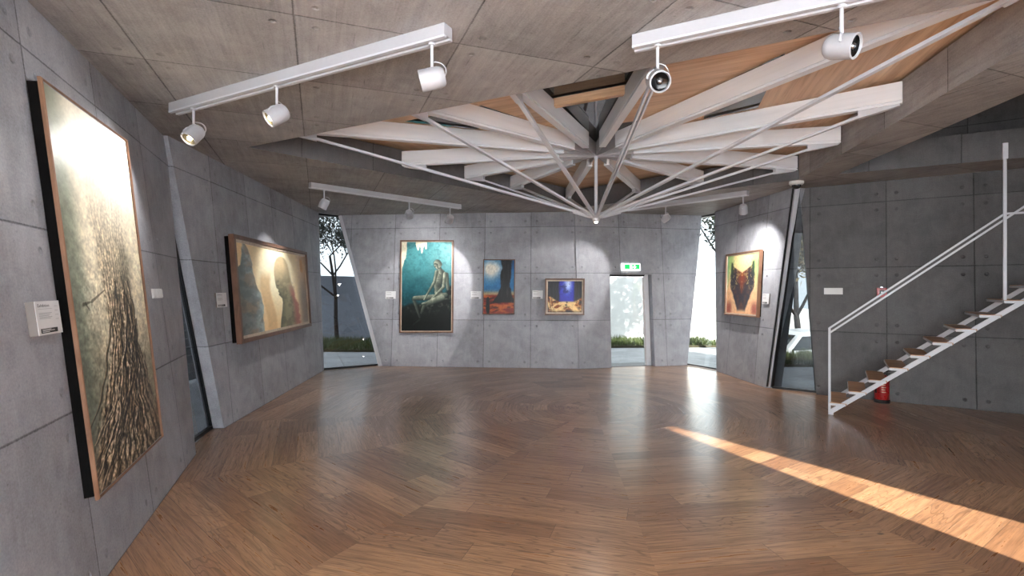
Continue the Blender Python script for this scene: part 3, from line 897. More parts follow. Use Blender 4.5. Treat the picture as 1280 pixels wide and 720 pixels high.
def art_profile(u, v):
    n1 = fbm(u * 7, v * 7, 3); n2 = fbm(u * 40, v * 40, 8, 3); n4 = fbm(u * 18, v * 18, 33, 3)
    g = np.exp(-(((u - 0.50) / 0.34) ** 2 + ((v - 0.72) / 0.5) ** 2))
    base = mixc(np.broadcast_to(C(236, 200, 146), u.shape + (3,)), C(255, 248, 214), np.clip(g * 1.15, 0, 1))
    strip = np.abs(u - 0.355 - 0.035 * np.sin(v * 7 + 1)) - 0.045
    base = mixc(base, C(210, 168, 112), ss(0.04, 0.0, strip) * (1 - ss(0.60, 0.75, v)) * 0.6)
    base = mixc(base, C(176, 146, 118), ss(0.80, 1.0, u + 0.1 * (n1 - 0.5)) * 0.75)
    base = mixc(base, C(134, 128, 120), ss(0.78, 0.95, u) * (1 - ss(0.35, 0.8, v)) * 0.8)
    # slender rock-like figure at the left
    ed = np.interp(v, [0, 0.15, 0.30, 0.45, 0.58, 0.70, 0.80, 0.88, 0.95, 1.0], [0.27, 0.265, 0.28, 0.25, 0.195, 0.175, 0.17, 0.155, 0.135, 0.11]) + 0.02 * (n4 - 0.5)
    le = np.interp(v, [0, 0.66, 0.72, 0.76, 0.90, 1.0], [-0.1, -0.1, 0.0, 0.045, 0.065, 0.075]) + 0.03 * (n4 - 0.5)
    left = ss(-0.006, 0.006, ed - u) * ss(-0.01, 0.01, u - le)
    depth = (ed - u) / 0.2
    lf = mixc(np.broadcast_to(C(166, 178, 178), u.shape + (3,)), C(118, 122, 118), ss(0.05, 0.7, depth))
    lf = mixc(lf, C(138, 112, 88), ss(0.45, 0.7, n1) * 0.6)
    lf = mixc(lf, C(62, 74, 76), (1 - ss(0.36, 0.62, n4)) * 0.35)
    base = mixc(base, lf, left)
    # bowed head in profile facing left, neck, shoulder
    vk = [0.0, 0.10, 0.22, 0.32, 0.375, 0.40, 0.425, 0.445, 0.465, 0.49, 0.515, 0.55, 0.60, 0.68, 0.76, 0.84, 0.89, 0.92, 0.935]
    xl = np.interp(v, vk, [0.50, 0.515, 0.545, 0.56, 0.555, 0.530, 0.505, 0.515, 0.500, 0.505, 0.475, 0.468, 0.462, 0.455, 0.458, 0.478, 0.505, 0.54, 0.58])
    xr = np.interp(v, vk, [0.86, 0.85, 0.835, 0.815, 0.80, 0.795, 0.785, 0.78, 0.775, 0.765, 0.755, 0.742, 0.73, 0.715, 0.705, 0.685, 0.66, 0.63, 0.59])
    m = ss(-0.006, 0.006, u - xl) * ss(-0.012, 0.03, xr + 0.07 * (n4 - 0.5) * (v < 0.6) - u) * (v < 0.935)
    rel = (u - xl) / np.maximum(xr - xl, 0.02)
    hc = mixc(np.broadcast_to(C(140, 136, 106), u.shape + (3,)), C(214, 190, 148), ss(0.42, 0.85, v + 0.12 * (n1 - 0.5)))
    hc = mixc(hc, C(222, 200, 156), ss(0.0, 0.45, 0.45 - np.abs(rel - 0.55)) * ss(0.6, 0.9, v) * 0.7)
    hc = mixc(hc, C(120, 112, 84), ss(0.55, 1.0, rel) * ss(0.5, 0.7, v) * 0.5)
    hc = mixc(hc, C(64, 60, 48), (1 - ss(0.34, 0.58, n4)) * (1 - ss(0.40, 0.80, v)) * 0.4)
    hc = mixc(hc, C(176, 96, 88), ss(0.55, 0.85, rel) * (1 - ss(0.42, 0.60, v)) * 0.75)
    hc = mixc(hc, C(74, 76, 58), (1 - ss(0.0, 0.30, rel)) * (1 - ss(0.36, 0.66, v)) * 0.55)
    base = mixc(base, hc, m)
    for (x, y, sx, sy, c) in ((0.50, 0.545, 0.014, 0.008, 0.8), (0.53, 0.428, 0.014, 0.006, 0.6), (0.505, 0.60, 0.02, 0.012, 0.35)):
        base = mixc(base, C(58, 54, 40), np.exp(-(((u - x) / sx) ** 2 + ((v - y) / sy) ** 2)) * c)
    base = mixc(base, C(198, 142, 80), np.exp(-(((u - 0.925 + 0.03 * (v - 0.87)) / 0.026) ** 6 + ((v - 0.85) / 0.10) ** 6)) * 0.85)
    return base * (1 + (n2 - 0.5) * 0.10)[..., None]

def art_seated(u, v):
    asp = 0.58
    n1 = fbm(u * 5, v * 9, 2); n2 = fbm(u * 40, v * 70, 4, 3); n4 = fbm(u * 16, v * 28, 44, 3)
    base = mixc(np.broadcast_to(C(14, 58, 66), u.shape + (3,)), C(70, 132, 136), ss(0.30, 0.85, v + 0.25 * (n1 - 0.5)))
    base = mixc(base, C(104, 160, 160), ss(0.55, 1.0, v) * ss(0.35, 1, u) * 0.55)
    base = mixc(base, C(40, 96, 102), (1 - ss(0.25, 0.5, n4)) * 0.4)
    lx = 0.10 * ss(0.64, 0.92, v) + 0.03 * (n4 - 0.5)
    base = mixc(base, C(226, 218, 192), (1 - ss(-0.01, 0.01, u - lx)) * (v > 0.66) * 0.95)
    dr = 0.965 - 0.10 * np.abs(np.sin((u - 0.28) * 38)) * (0.4 + 0.9 * n1) * (1 - np.abs(u - 0.39) * 4)
    base = mixc(base, C(228, 220, 194), ss(0.0, 0.008, v - dr) * (u > 0.28) * (u < 0.50))
    top = np.interp(u, [0, 0.2, 0.35, 0.5, 0.7, 0.8, 0.9, 1.0], [0.27, 0.31, 0.31, 0.30, 0.34, 0.37, 0.45, 0.52]) + 0.05 * (n4 - 0.5)
    rk = mixc(np.broadcast_to(C(12, 18, 18), u.shape + (3,)), C(74, 78, 68), ss(0.45, 0.8, n4) * ss(0.12, 0.33, v) * 0.8)
    base = mixc(base, rk, 1 - ss(-0.03, 0.02, v - top))
    base = mixc(base, C(5, 9, 10), (1 - ss(0.05, 0.26, v)) * 0.9)
    U = u * asp + 0.004 * (n2 - 0.5)
    def P(x, y): return (x * asp, y)
    # each limb: ends, radii, brightness
    parts = [(P(.24, .36), P(.37, .15), .020, .011, .35), (P(.36, .12), P(.24, .07), .012, .006, .22), (P(.74, .38), P(.26, .365), .034, .024, .75),
             (P(.90, .63), P(.93, .47), .024, .018, .55), (P(.78, .64), P(.72, .50), .055, .042, .72), (P(.72, .50), P(.75, .39), .040, .050, .55),
             (P(.74, .37), P(.88, .40), .055, .028, .45), (P(.70, .665), P(.66, .55), .020, .017, .85), (P(.66, .55), P(.46, .35), .017, .011, .82),
             (P(.87, .64), P(.84, .49), .022, .019, .9), (P(.84, .49), P(.52, .30), .018, .012, .85), (P(.80, .37), P(.46, .29), .040, .026, .8),
             (P(.46, .29), P(.40, .20), .022, .013, .4), (P(.50, .31), P(.42, .30), .016, .012, .9),
             (P(.76, .70), P(.79, .655), .022, .028, .6), (P(.715, .76), P(.74, .745), .043, .040, 1.0), (P(.69, .735), P(.715, .705), .024, .015, .85)]
    for k, (p, q, a, b, br) in enumerate(parts):
        m, t_, dist = seg(U, v, p, q, a, b)
        r = a + (b - a) * t_
        dx, dy = q[0] - p[0], q[1] - p[1]; L = math.hypot(dx, dy) + 1e-6
        side = ((U - p[0]) * dy - (v - p[1]) * dx) / L          # signed offset across the limb
        sg = 1 if (dy * -0.75 - dx * 0.65) >= 0 else -1
        lit = np.clip(0.5 + sg * side / np.maximum(r, 1e-3) * 0.55, 0, 1)
        lit = lit * (0.55 + 0.9 * (n4 - 0.15)) * br
        c = mixc(np.broadcast_to(C(34, 42, 38), u.shape + (3,)), C(196, 198, 172), np.clip(lit, 0, 1))
        c = mixc(c, C(12, 18, 18), (1 - ss(0.06, 0.30, v)) * 0.8)
        m0 = seg(U + 0.004, v + 0.004, p, q, a * 1.12, b * 1.12)[0]
        base = mixc(base, C(14, 24, 26), m0 * 0.4)
        base = mixc(base, c, m)
    for (x, y, rx, ry, k) in ((.668, .752, .012, .010, .9), (.672, .722, .008, .010, .7), (.70, .742, .006, .012, .4), (.74, .60, .010, .004, .4), (.735, .575, .014, .004, .4), (.73, .55, .014, .004, .4), (.725, .50, .02, .02, .35)):
        base = mixc(base, C(26, 32, 30), np.exp(-(((U - x * asp) / rx) ** 2 + ((v - y) / ry) ** 2)) * k)
    return base * (1 + (n2 - 0.5) * 0.22)[..., None]

def art_trunk(u, v):
    n1 = fbm(u * 5, v * 7, 6); n2 = fbm(u * 30, v * 40, 7, 3)
    base = mixc(np.broadcast_to(C(26, 92, 146), u.shape + (3,)), C(56, 120, 168), n1)
    cl = np.exp(-(((u - 0.25) / 0.32) ** 2 + ((v - 0.83) / 0.16) ** 2)) * (0.5 + n1)
    base = mixc(base, C(228, 226, 214), np.clip(cl * 1.2, 0, 1))
    base = mixc(base, C(12, 44, 78), ss(0.75, 1.0, v) * ss(0.45, 0.7, u) * 0.6)
    base = mixc(base, C(196, 148, 88), np.exp(-((v - 0.36) / 0.06) ** 2) * 0.8)
    gr = mixc(np.broadcast_to(C(176, 82, 26), u.shape + (3,)), C(120, 30, 16), ss(0.4, 0.65, fbm(u * 3 + v * 4, v * 14, 12)))
    gr = mixc(gr, C(52, 20, 14), (1 - ss(0.3, 0.5, fbm(u * 4 - v * 3, v * 18, 15))) * 0.8)
    base = mixc(base, gr, 1 - ss(0.33, 0.38, v + 0.03 * n1))
    wd = 0.16 + 0.30 * np.clip((0.46 - v) / 0.26, 0, 1) ** 2.2 + 0.02 * np.sin(v * 20)
    m = (1 - ss(-0.02, 0.03, np.abs(u - 0.72 + 0.02 * np.sin(v * 6)) - wd + 0.10 * (n1 - 0.5))) * ss(0.20, 0.24, v + 0.03 * n1)
    tk = mixc(np.broadcast_to(C(10, 10, 12), u.shape + (3,)), C(40, 37, 38), ss(0.5, 0.8, fbm(u * 26, v * 5, 17)))
    base = mixc(base, tk, m * 0.97)
    for (p, q, a, b) in (((.14, .25), (.14, .08), .055, .065), ((.145, .285), (.145, .27), .03, .035), ((.14, .08), (.15, .03), .06, .05)):
        mm, _, _ = seg(u, v * 1.0, p, q, a, b); base = mixc(base, C(8, 6, 8), mm)
    return base * (1 + (n2 - 0.5) * 0.3)[..., None]

def art_cave(u, v):
    n1 = fbm(u * 6, v * 6, 22); n2 = fbm(u * 35, v * 30, 23, 3)
    base = mixc(np.broadcast_to(C(34, 40, 168), u.shape + (3,)), C(120, 150, 236), np.exp(-(((u - 0.58) / 0.13) ** 2 + ((v - 0.86) / 0.25) ** 2)))
    base = mixc(base, C(220, 232, 255), np.exp(-(((u - 0.6) / 0.09) ** 2 + ((v - 0.95) / 0.22) ** 2)) * 0.8)
    base = mixc(base, C(12, 14, 70), ss(0.5, 0.7, n1) * 0.6)
    strand = np.abs(np.sin(u * 34 + n1 * 5 + 6 * np.maximum(0.45 - v, 0) * np.sign(u - 0.55)))
    dk = mixc(np.broadcast_to(C(5, 5, 9), u.shape + (3,)), C(24, 20, 34), ss(0.7, 1.0, strand))
    walls = np.maximum(1 - ss(0.32, 0.40, u + 0.06 * n1), ss(0.72, 0.80, u - 0.04 * n1))
    base = mixc(base, dk, walls)
    floor_h = 0.36 + 1.6 * np.maximum(np.abs(u - 0.56) - 0.22, 0) ** 1.4 * 0.7
    am = (1 - ss(-0.05, 0.03, v - floor_h))
    fl_ = fbm(u * 7, v * 12 + 3 * np.abs(u - 0.56), 27)
    fc = mixc(np.broadcast_to(C(130, 62, 18), u.shape + (3,)), C(240, 202, 138), ss(0.34, 0.66, fl_ + 0.10 * np.exp(-((u - .55) / .25) ** 2)))
    fc = mixc(fc, C(20, 12, 10), (1 - ss(0.25, 0.42, fbm(u * 9, v * 9, 31))) * 0.9)
    fc = mixc(fc, C(16, 9, 8), ss(0.3, 0.6, np.abs(u - 0.56)) * (1 - ss(0.3, 0.7, strand)) * 0.9)
    base = mixc(base, fc, am)
    base = mixc(base, C(14, 10, 10), (1 - ss(0.0, 0.08, v)) * 0.5)
    return base * (1 + (n2 - 0.5) * 0.3)[..., None]

def art_mask(u, v):
    x = np.abs(u - 0.5)
    n1 = fbm(x * 9, v * 7, 41); n2 = fbm(x * 34, v * 34, 42, 3)
    base = mixc(np.broadcast_to(C(240, 190, 142), u.shape + (3,)), C(150, 184, 112), ss(0.35, 0.9, v) * ss(0.2, 0.45, x + 0.1 * n1))
    base = mixc(base, C(252, 242, 170), np.exp(-((x / 0.26) ** 2 + ((v - 0.93) / 0.2) ** 2)))
    base = mixc(base, C(94, 150, 112), ss(0.42, 0.5, x) * ss(0.3, 0.7, v) * 0.8)
    top = 0.70 + 0.42 * x - 0.03 * n1 + 0.05 * (x > 0.3)
    wid = np.interp(v, [0.0, 0.1, 0.3, 0.45, 0.7, 0.9], [0.10, 0.15, 0.27, 0.36, 0.38, 0.36])
    m = (1 - ss(-0.02, 0.02, v - top)) * (1 - ss(-0.03, 0.03, x - wid + 0.10 * (n1 - 0.5))) * ss(0.02, 0.10, v)
    mk = mixc(np.broadcast_to(C(50, 46, 56), u.shape + (3,)), C(92, 62, 54), ss(0.4, 0.7, n1))
    mk = mixc(mk, C(150, 60, 38), np.exp(-(x / 0.09) ** 2) * ss(0.25, 0.65, v) * 0.85)
    mk = mixc(mk, C(60, 92, 60), ss(0.24, 0.36, x) * ss(0.55, 0.75, v) * 0.7)
    mk = mixc(mk, C(206, 190, 116), (ss(0.62, 0.70, n2) * ss(0.35, 0.5, v)) * 0.55)
    base = mixc(base, mk, m)
    base = mixc(base, C(150, 66, 56), ss(0.34, 0.46, x + 0.12 * n2) * (1 - ss(0.10, 0.26, v)) * 0.8)
    base = mixc(base, C(226, 168, 120), (1 - ss(0.0, 0.05, v)) * 0.4)
    return base * (1 + (n2 - 0.5) * 0.22)[..., None]

def painting(name, wall, corners, gap, depth, fr, lip, art, res, label, lining=None, mfr='frame_brown', mpaint='paint'):
    """corners: picture positions TL, TR, BR, BL of the frame's outer edge"""
    off = gap + depth
    q = [wall.uz(px, py, off) for px, py in corners]
    u0 = (q[0][0] + q[3][0]) / 2; u1 = (q[1][0] + q[2][0]) / 2
    z1 = (q[0][1] + q[1][1]) / 2; z0 = (q[2][1] + q[3][1]) / 2
    flip = u1 < u0
    zc_ = (z0 + z1) / 2
    print('painting', name, 'u', [round(a[0], 2) for a in q], 'z', [round(a[1], 2) for a in q])
    base = wall.P((u0 + u1) / 2, z0, 0)
    t = thing(name, base, label, 'painting')
    TL, TR, BR_, BL_ = [Vector(x) for x in q]
    def Q(i, j, o):
        """four corners (BL, BR, TR, TL) pulled in by i across and j up"""
        w_ = (TR - TL).length; h_ = (TL - BL_).length
        f = i / w_; g = j / h_
        def at(a_, b_):
            p = (BL_ * (1 - a_) + BR_ * a_) * (1 - b_) + (TL * (1 - a_) + TR * a_) * b_
            return wall.P(p.x, p.y, o)
        return [at(f, g), at(1 - f, g), at(1 - f, 1 - g), at(f, 1 - g)]
    # moulded frame
    mb = MB()
    loops = [(0, 0, gap), (0, 0, off - 0.006), (0.006, 0.006, off), (fr - 0.006, fr - 0.006, off), (fr, fr, off - 0.008), (fr, fr, off - lip)]
    rings = []
    for (i, j, o) in loops:
        rings.append(Q(i, j, o))
    vs = [p for r in rings for p in r]; fs = []
    for r in range(len(rings) - 1):
        for k in range(4):
            k2 = (k + 1) % 4
            fs.append((r * 4 + k, r * 4 + k2, r * 4 + 4 + k2, r * 4 + 4 + k))
    mb.add(vs, fs)
    mb.build('frame', M[mfr], t)
    ins = fr
    if lining:
        ml = MB(); lw, lo = lining
        rr = []
        for i, o in ((fr, off - lip), (fr, off - lo), (fr + lw, off - lo - 0.003), (fr + lw, off - lo - 0.02)):
            rr.append(Q(i, i, o))
        fs = []
        for r in range(3):
            for k in range(4):
                k2 = (k + 1) % 4
                fs.append((r * 4 + k, r * 4 + k2, r * 4 + 4 + k2, r * 4 + 4 + k))
        ml.add([p for r in rr for p in r], fs)
        ml.build('frame_lining', M['frame_pale'], t)['label'] = 'pale inner moulding'
        ins = fr + lw
    # backing box between wall and picture, its black stands in for the cast shadow
    bk = MB(); bk.add(Q(0.02, 0.02, 0.0) + Q(0.02, 0.02, off - lip - 0.015), [(0, 1, 2, 3), (7, 6, 5, 4), (0, 4, 5, 1), (1, 5, 6, 2), (2, 6, 7, 3), (3, 7, 4, 0)])
    bk.build('shadow_backing', M['frame_shadow'], t)
    # canvas
    nu, nv = res
    uu = np.linspace(0, 1, nu); vv = np.linspace(0, 1, nv)
    Ug, Vg = np.meshgrid(uu, vv)
    col = np.clip(art(Ug, Vg), 0.004, 1)
    colL = np.where(col <= 0.04045, col / 12.92, ((col + 0.055) / 1.055) ** 2.4)
    cq = [np.array(p - base) for p in Q(ins, ins, off - lip - 0.006)]
    ex = Vector(cq[1] - cq[0]); ey = Vector(cq[3] - cq[0])
    Ug_, Vg_ = Ug[..., None], Vg[..., None]
    co = (cq[0] * (1 - Ug_) + cq[1] * Ug_) * (1 - Vg_) + (cq[3] * (1 - Ug_) + cq[2] * Ug_) * Vg_
    idx = np.arange(nu * nv).reshape(nv, nu)
    f = np.stack([idx[:-1, :-1], idx[:-1, 1:], idx[1:, 1:], idx[1:, :-1]], -1).reshape(-1, 4)
    if Vector(ex).cross(Vector(ey)).dot(wall.N) < 0: f = f[:, ::-1]
    me = bpy.data.meshes.new('canvas')
    me.from_pydata(co.reshape(-1, 3).tolist(), [], f.tolist())
    at = me.color_attributes.new('paint', 'FLOAT_COLOR', 'POINT')
    rgba = np.concatenate([colL.reshape(-1, 3), np.ones((nu * nv, 1))], 1)
    at.data.foreach_set('color', rgba.astype(np.float32).ravel())
    me.materials.append(M[mpaint])
    o = bpy.data.objects.new('canvas', me); COL.objects.link(o); o.parent = t
    return t

painting('painting', L1, [(52, 95), (160, 175), (205, 546), (125, 625)], 0.055, 0.022, 0.016, 0.010, art_roots, (230, 520),
         'huge tall painting of a pale figure dissolving into tangled roots, in thin copper frame', mfr='frame_copper', mpaint='paint_gloss')
painting('painting', L2, [(292, 292), (384, 315), (390, 407.5), (303, 430)], 0.06, 0.07, 0.06, 0.03, art_profile, (240, 190),
         'wide golden painting of a bowed head in profile, in a brown moulded frame', (0.035, 0.022))
painting('painting', BL, [(500, 300), (567, 300), (566, 416), (499, 416)], 0.01, 0.045, 0.03, 0.015, art_seated, (140, 240),
         'tall teal painting of a gaunt figure seated on a dark rock', (0.012, 0.01), mfr='frame_brown')
painting('painting', BL, [(604, 324), (644, 324), (643, 393), (603, 393)], 0.01, 0.04, 0.02, 0.012, art_trunk, (100, 170),
         'small upright painting of a black trunk in blue sky over red ground')
painting('painting', BL, [(681.5, 348), (731, 348), (730.5, 393.8), (681, 393.8)], 0.01, 0.07, 0.028, 0.03, art_cave, (130, 120),
         'small squarish painting of a blue lit hollow with orange floor, in double brown frame', (0.03, 0.02))
painting('painting', R1, [(907, 318), (950, 311.5), (945.5, 397), (905, 393.5)], 0.03, 0.06, 0.03, 0.02, art_mask, (120, 170),
         'green and red painting of a symmetrical dark mask shape on the right wall', (0.018, 0.012), mfr='frame_copper')

# ------------------------------------------------------------------ placards, switches, signs
def text_mesh(body, size):
    cu = bpy.data.curves.new('lettering', 'FONT'); cu.body = body; cu.size = size
    cu.align_x = 'LEFT'; cu.align_y = 'BOTTOM'; cu.resolution_u = 2
    ob = bpy.data.objects.new('lettering', cu); COL.objects.link(ob)
    dg = bpy.context.evaluated_depsgraph_get()
    me = bpy.data.meshes.new_from_object(ob.evaluated_get(dg))
    vs = [v.co.copy() for v in me.vertices]; fs = [tuple(p.vertices) for p in me.polygons]
    bpy.data.objects.remove(ob); bpy.data.curves.remove(cu); bpy.data.meshes.remove(me)
    return vs, fs

def placard(wall, x0, y0, x1, y1, depth, label):
    a = wall.uz(x0, y0, depth); b = wall.uz(x1, y1, depth)
    c = wall.uz(x1, y0, depth); d = wall.uz(x0, y1, depth)
    ul = (a[0] + d[0]) / 2; ur = (b[0] + c[0]) / 2; zt = (a[1] + c[1]) / 2; zb = (b[1] + d[1]) / 2
    u0, u1 = min(ul, ur), max(ul, ur)
    sgn = 1 if ur > ul else -1
    Wd = u1 - u0; Ht = zt - zb
    t = thing('information_placard', wall.P((u0 + u1) / 2, zb, 0), label, 'sign', 'exhibition placards beside the paintings')
    mb = MB(); wall.box(mb, u0, u1, zb, zt, 0, depth - 0.003); mb.build('placard_body', M['paper_side'], t)
    mb = MB(); wall.box(mb, u0, u1, zb, zt, depth - 0.003, depth); mb.build('placard_face', M['paper'], t)
    P = lambda fx, fz, o: wall.P(ul + sgn * Wd * fx, zb + Ht * fz, o)
    def quad(mb, fx0, fx1, fz0, fz1, o=depth + 0.0012):
        mb.add([P(fx0, fz0, o), P(fx1, fz0, o), P(fx1, fz1, o), P(fx0, fz1, o)], [(0, 1, 2, 3)])
    vs, fs = text_mesh('Exhibition', 1.0)
    wt = max(v.x for v in vs); ht = max(v.y for v in vs)
    ink = MB(); ink.add([P(0.07 + v.x / wt * 0.48, 0.80 + v.y / ht * 0.115, depth + 0.0012) for v in vs], fs)
    ink.build('heading', M['ink'], t, recalc=False)
    fb = MB(); quad(fb, 0.08, 0.78, 0.055, 0.19); fb.build('footer_bar', M['ink'], t, recalc=False)
    ip = MB(); quad(ip, 0.07, 0.66, 0.765, 0.772)
    for k in range(5): quad(ip, 0.09, 0.62 - 0.06 * (k % 3), 0.64 - 0.04 * k, 0.652 - 0.04 * k)
    for k in range(4): quad(ip, 0.76, 0.90, 0.83 - 0.13 * k, 0.84 - 0.13 * k)
    ip.build('small_print', M['ink_pale'], t, recalc=False)
    wl = MB(); o = depth + 0.0022
    for k, ln in enumerate((0.38, 0.52, 0.30)): wl.add([P(0.12, 0.15 - 0.035 * k, o), P(0.12 + ln, 0.15 - 0.035 * k, o), P(0.12 + ln, 0.168 - 0.035 * k, o), P(0.12, 0.168 - 0.035 * k, o)], [(0, 1, 2, 3)])
    wl.build('footer_print', M['paper'], t, recalc=False)

placard(L1, 46, 376, 76, 418, 0.04, 'thick white Exhibition placard left of the huge root painting')
placard(L2, 271, 366, 283.5, 384, 0.02, 'small white placard left of the golden profile painting')
placard(BL, 482, 364, 494.5, 373.5, 0.02, 'small white placard left of the teal seated figure painting')
placard(BL, 588.5, 364, 601.5, 373.5, 0.02, 'small white placard between the teal and black trunk paintings')
placard(BL, 665.5, 363, 678.5, 373.5, 0.02, 'small white placard left of the blue hollow painting')
placard(R1, 953, 367, 961, 380, 0.025, 'small white placard right of the mask painting')

def switch(wall, x0, y0, x1, y1, n, label):
    a = wall.uz(x0, y0); b = wall.uz(x1, y1); c = wall.uz(x1, y0); d = wall.uz(x0, y1)
    u0, u1 = sorted(((a[0] + d[0]) / 2, (b[0] + c[0]) / 2)); zt = (a[1] + c[1]) / 2; zb = (b[1] + d[1]) / 2
    t = thing('light_switch', wall.P((u0 + u1) / 2, zb), label, 'switch')
    mb = MB(); wall.box(mb, u0, u1, zb, zt, 0, 0.010); mb.build('plate', M['plastic'], t)
    w = (u1 - u0) / n
    for k in range(n):
        mb = MB(); wall.box(mb, u0 + w * (k + 0.06), u0 + w * (k + 0.94), zb + (zt - zb) * 0.08, zt - (zt - zb) * 0.08, 0.010, 0.017)
        mb.build('rocker', M['plastic'], t, bevel=0.002)
switch(L1, 189.5, 361, 201, 373, 3, 'white three-gang light switch on the wall right of the root painting')
switch(R2, 1030, 360, 1053.5, 368, 3, 'white three-gang light switch on the dark wall left of the stairs')

# exit sign over the door
def wall_poly(wall, mb, pts, o):
    mb.add([wall.P(u, z, o) for u, z in pts], [tuple(range(len(pts)))])
a = BR.uz(776, 329.5); b = BR.uz(799.5, 338.5)
su0, su1, sz1, sz0 = a[0], b[0], a[1], b[1]
t = thing('exit_sign', BR.P((su0 + su1) / 2, sz0), 'green and white emergency exit sign above the glass door', 'sign')
mb = MB(); BR.box(mb, su0, su1, sz0, sz1, 0, 0.05); mb.build('sign_body', M['sign_white'], t, bevel=0.006)
sw = su1 - su0; sh = sz1 - sz0
for f0, f1 in ((0.15, 0.42), (0.55, 0.95)):
    mb = MB()
    wall_poly(BR, mb, [(su0 + sw * f0, sz0 + sh * 0.2), (su0 + sw * f1, sz0 + sh * 0.2), (su0 + sw * f1, sz0 + sh * 0.86), (su0 + sw * f0, sz0 + sh * 0.86)], 0.0515)
    mb.build('green_field', M['sign_green'], t, recalc=False)
mb = MB(); cx = su0 + sw * 0.68; cz = sz0 + sh * 0.53; r = sh * 0.3
wall_poly(BR, mb, [(cx - r * .35, cz + r), (cx + r * .35, cz + r), (cx + r * .35, cz), (cx + r, cz), (cx, cz - r), (cx - r, cz), (cx - r * .35, cz)], 0.053)
mb.build('arrow', M['sign_white'], t, recalc=False)

# dome camera under the ceiling by the right window
cc = on_z(995.5, 231, H - 0.05); cc.z = H
t = thing('security_camera', cc, 'white dome security camera under the ceiling above the right window', 'camera')
mb = MB(); mb.lathe([(0, 0), (0.105, 0), (0.105, -0.035), (0.085, -0.055), (0, -0.055)], 24, Matrix.Translation(cc)); mb.build('housing', M['plastic'], t)
mb = MB(); mb.lathe([(0.066, -0.055), (0.064, -0.075), (0.05, -0.098), (0.028, -0.112), (0, -0.116)], 24, Matrix.Translation(cc)); mb.build('dome', M['car_glass'], t, smooth=True)

# fire call point and extinguisher by the stairs
a = R2.uz(1095.5, 360); b = R2.uz(1108.5, 371.5)
t = thing('fire_call_point', R2.P((a[0] + b[0]) / 2, b[1]), 'red fire alarm call point on the dark wall behind the handrail', 'fire alarm')
mb = MB(); R2.box(mb, a[0], b[0], b[1], a[1], 0, 0.05); mb.build('box', M['red'], t, bevel=0.006)
mu = (b[0] - a[0]); mz = a[1] - b[1]
mb = MB(); R2.box(mb, a[0] + mu * .28, b[0] - mu * .24, b[1] + mz * .3, a[1] - mz * .3, 0.05, 0.054); mb.build('push_plate', M['ink'], t)
mb = MB(); R2.box(mb, a[0] + mu * .4, b[0] - mu * .4, b[1] + mz * .42, a[1] - mz * .42, 0.054, 0.056); mb.build('push_mark', M['paper'], t)
mb = MB(); R2.box(mb, a[0] + mu * .35, a[0] + mu * .6, a[1], a[1] + 0.015, 0.01, 0.035); mb.build('key_tab', M['chrome'], t)

ue = R2.uz(1101.5, 480)[0]
ec = R2.P(ue, 0, 0.13); ec.z = 0
t = thing('fire_extinguisher', ec, 'red fire extinguisher on the floor behind the lowest stair treads', 'fire extinguisher')
Tm = Matrix.Translation(ec)
mb = MB(); mb.lathe([(0, 0.03), (0.088, 0.03), (0.094, 0.05), (0.094, 0.34), (0.085, 0.375), (0.055, 0.405), (0.028, 0.415), (0, 0.415)], 28, Tm); mb.build('cylinder', M['red'], t, smooth=True)
mb = MB(); mb.lathe([(0, 0), (0.099, 0), (0.099, 0.045), (0.094, 0.05), (0, 0.05)], 28, Tm); mb.build('base_ring', M['rubber'], t)
mb = MB(); mb.tube([ec + V(0, 0, 0.41), ec + V(0, 0, 0.45)], 0.02, 10); mb.bar(ec + V(-.01, 0, 0.455), ec + V(0.11, -0.03, 0.475), 0.02, 0.012); mb.bar(ec + V(-.01, 0, 0.435), ec + V(0.10, -0.03, 0.435), 0.02, 0.01)
mb.build('valve', M['black'], t)
mb = MB(); hv = [ec + V(-0.02, 0, .44), ec + V(-.10, -.03, .45), ec + V(-.125, -.035, .36), ec + V(-.11, -.03, .15)]
mb.tube(hv, 0.012, 8); mb.build('hose', M['rubber'], t)
# label with pictogram rows wrapped on the front
fd = (Vector((0, 0, 0)) - Vector((ec.x, ec.y, 0))).normalized(); ang0 = math.atan2(fd.y, fd.x)
mb = MB()
def on_cyl(an, z, r=0.0952): return ec + V(r * math.cos(ang0 + an), r * math.sin(ang0 + an), z)
def cyl_patch(mb, a0, a1, z0, z1):
    m = max(2, int(abs(a1 - a0) / 0.12)); vs = []
    for k in range(m + 1):
        an = a0 + (a1 - a0) * k / m; vs += [on_cyl(an, z0), on_cyl(an, z1)]
    mb.add(vs, [(2 * k, 2 * k + 2, 2 * k + 3, 2 * k + 1) for k in range(m)])
for k in range(4): cyl_patch(mb, -0.05, 0.55 - 0.1 * (k % 2), 0.16 + 0.035 * k, 0.172 + 0.035 * k)
mb.build('label_text', M['frame_pale'], t, recalc=False)['label'] = 'pale rows of print'
mb = MB()
for k in range(3): cyl_patch(mb, 0.15 + 0.18 * k, 0.27 + 0.18 * k, 0.30, 0.325)
mb.build('label_symbols', M['frame_pale'], t, recalc=False)['label'] = 'pale pictograms'

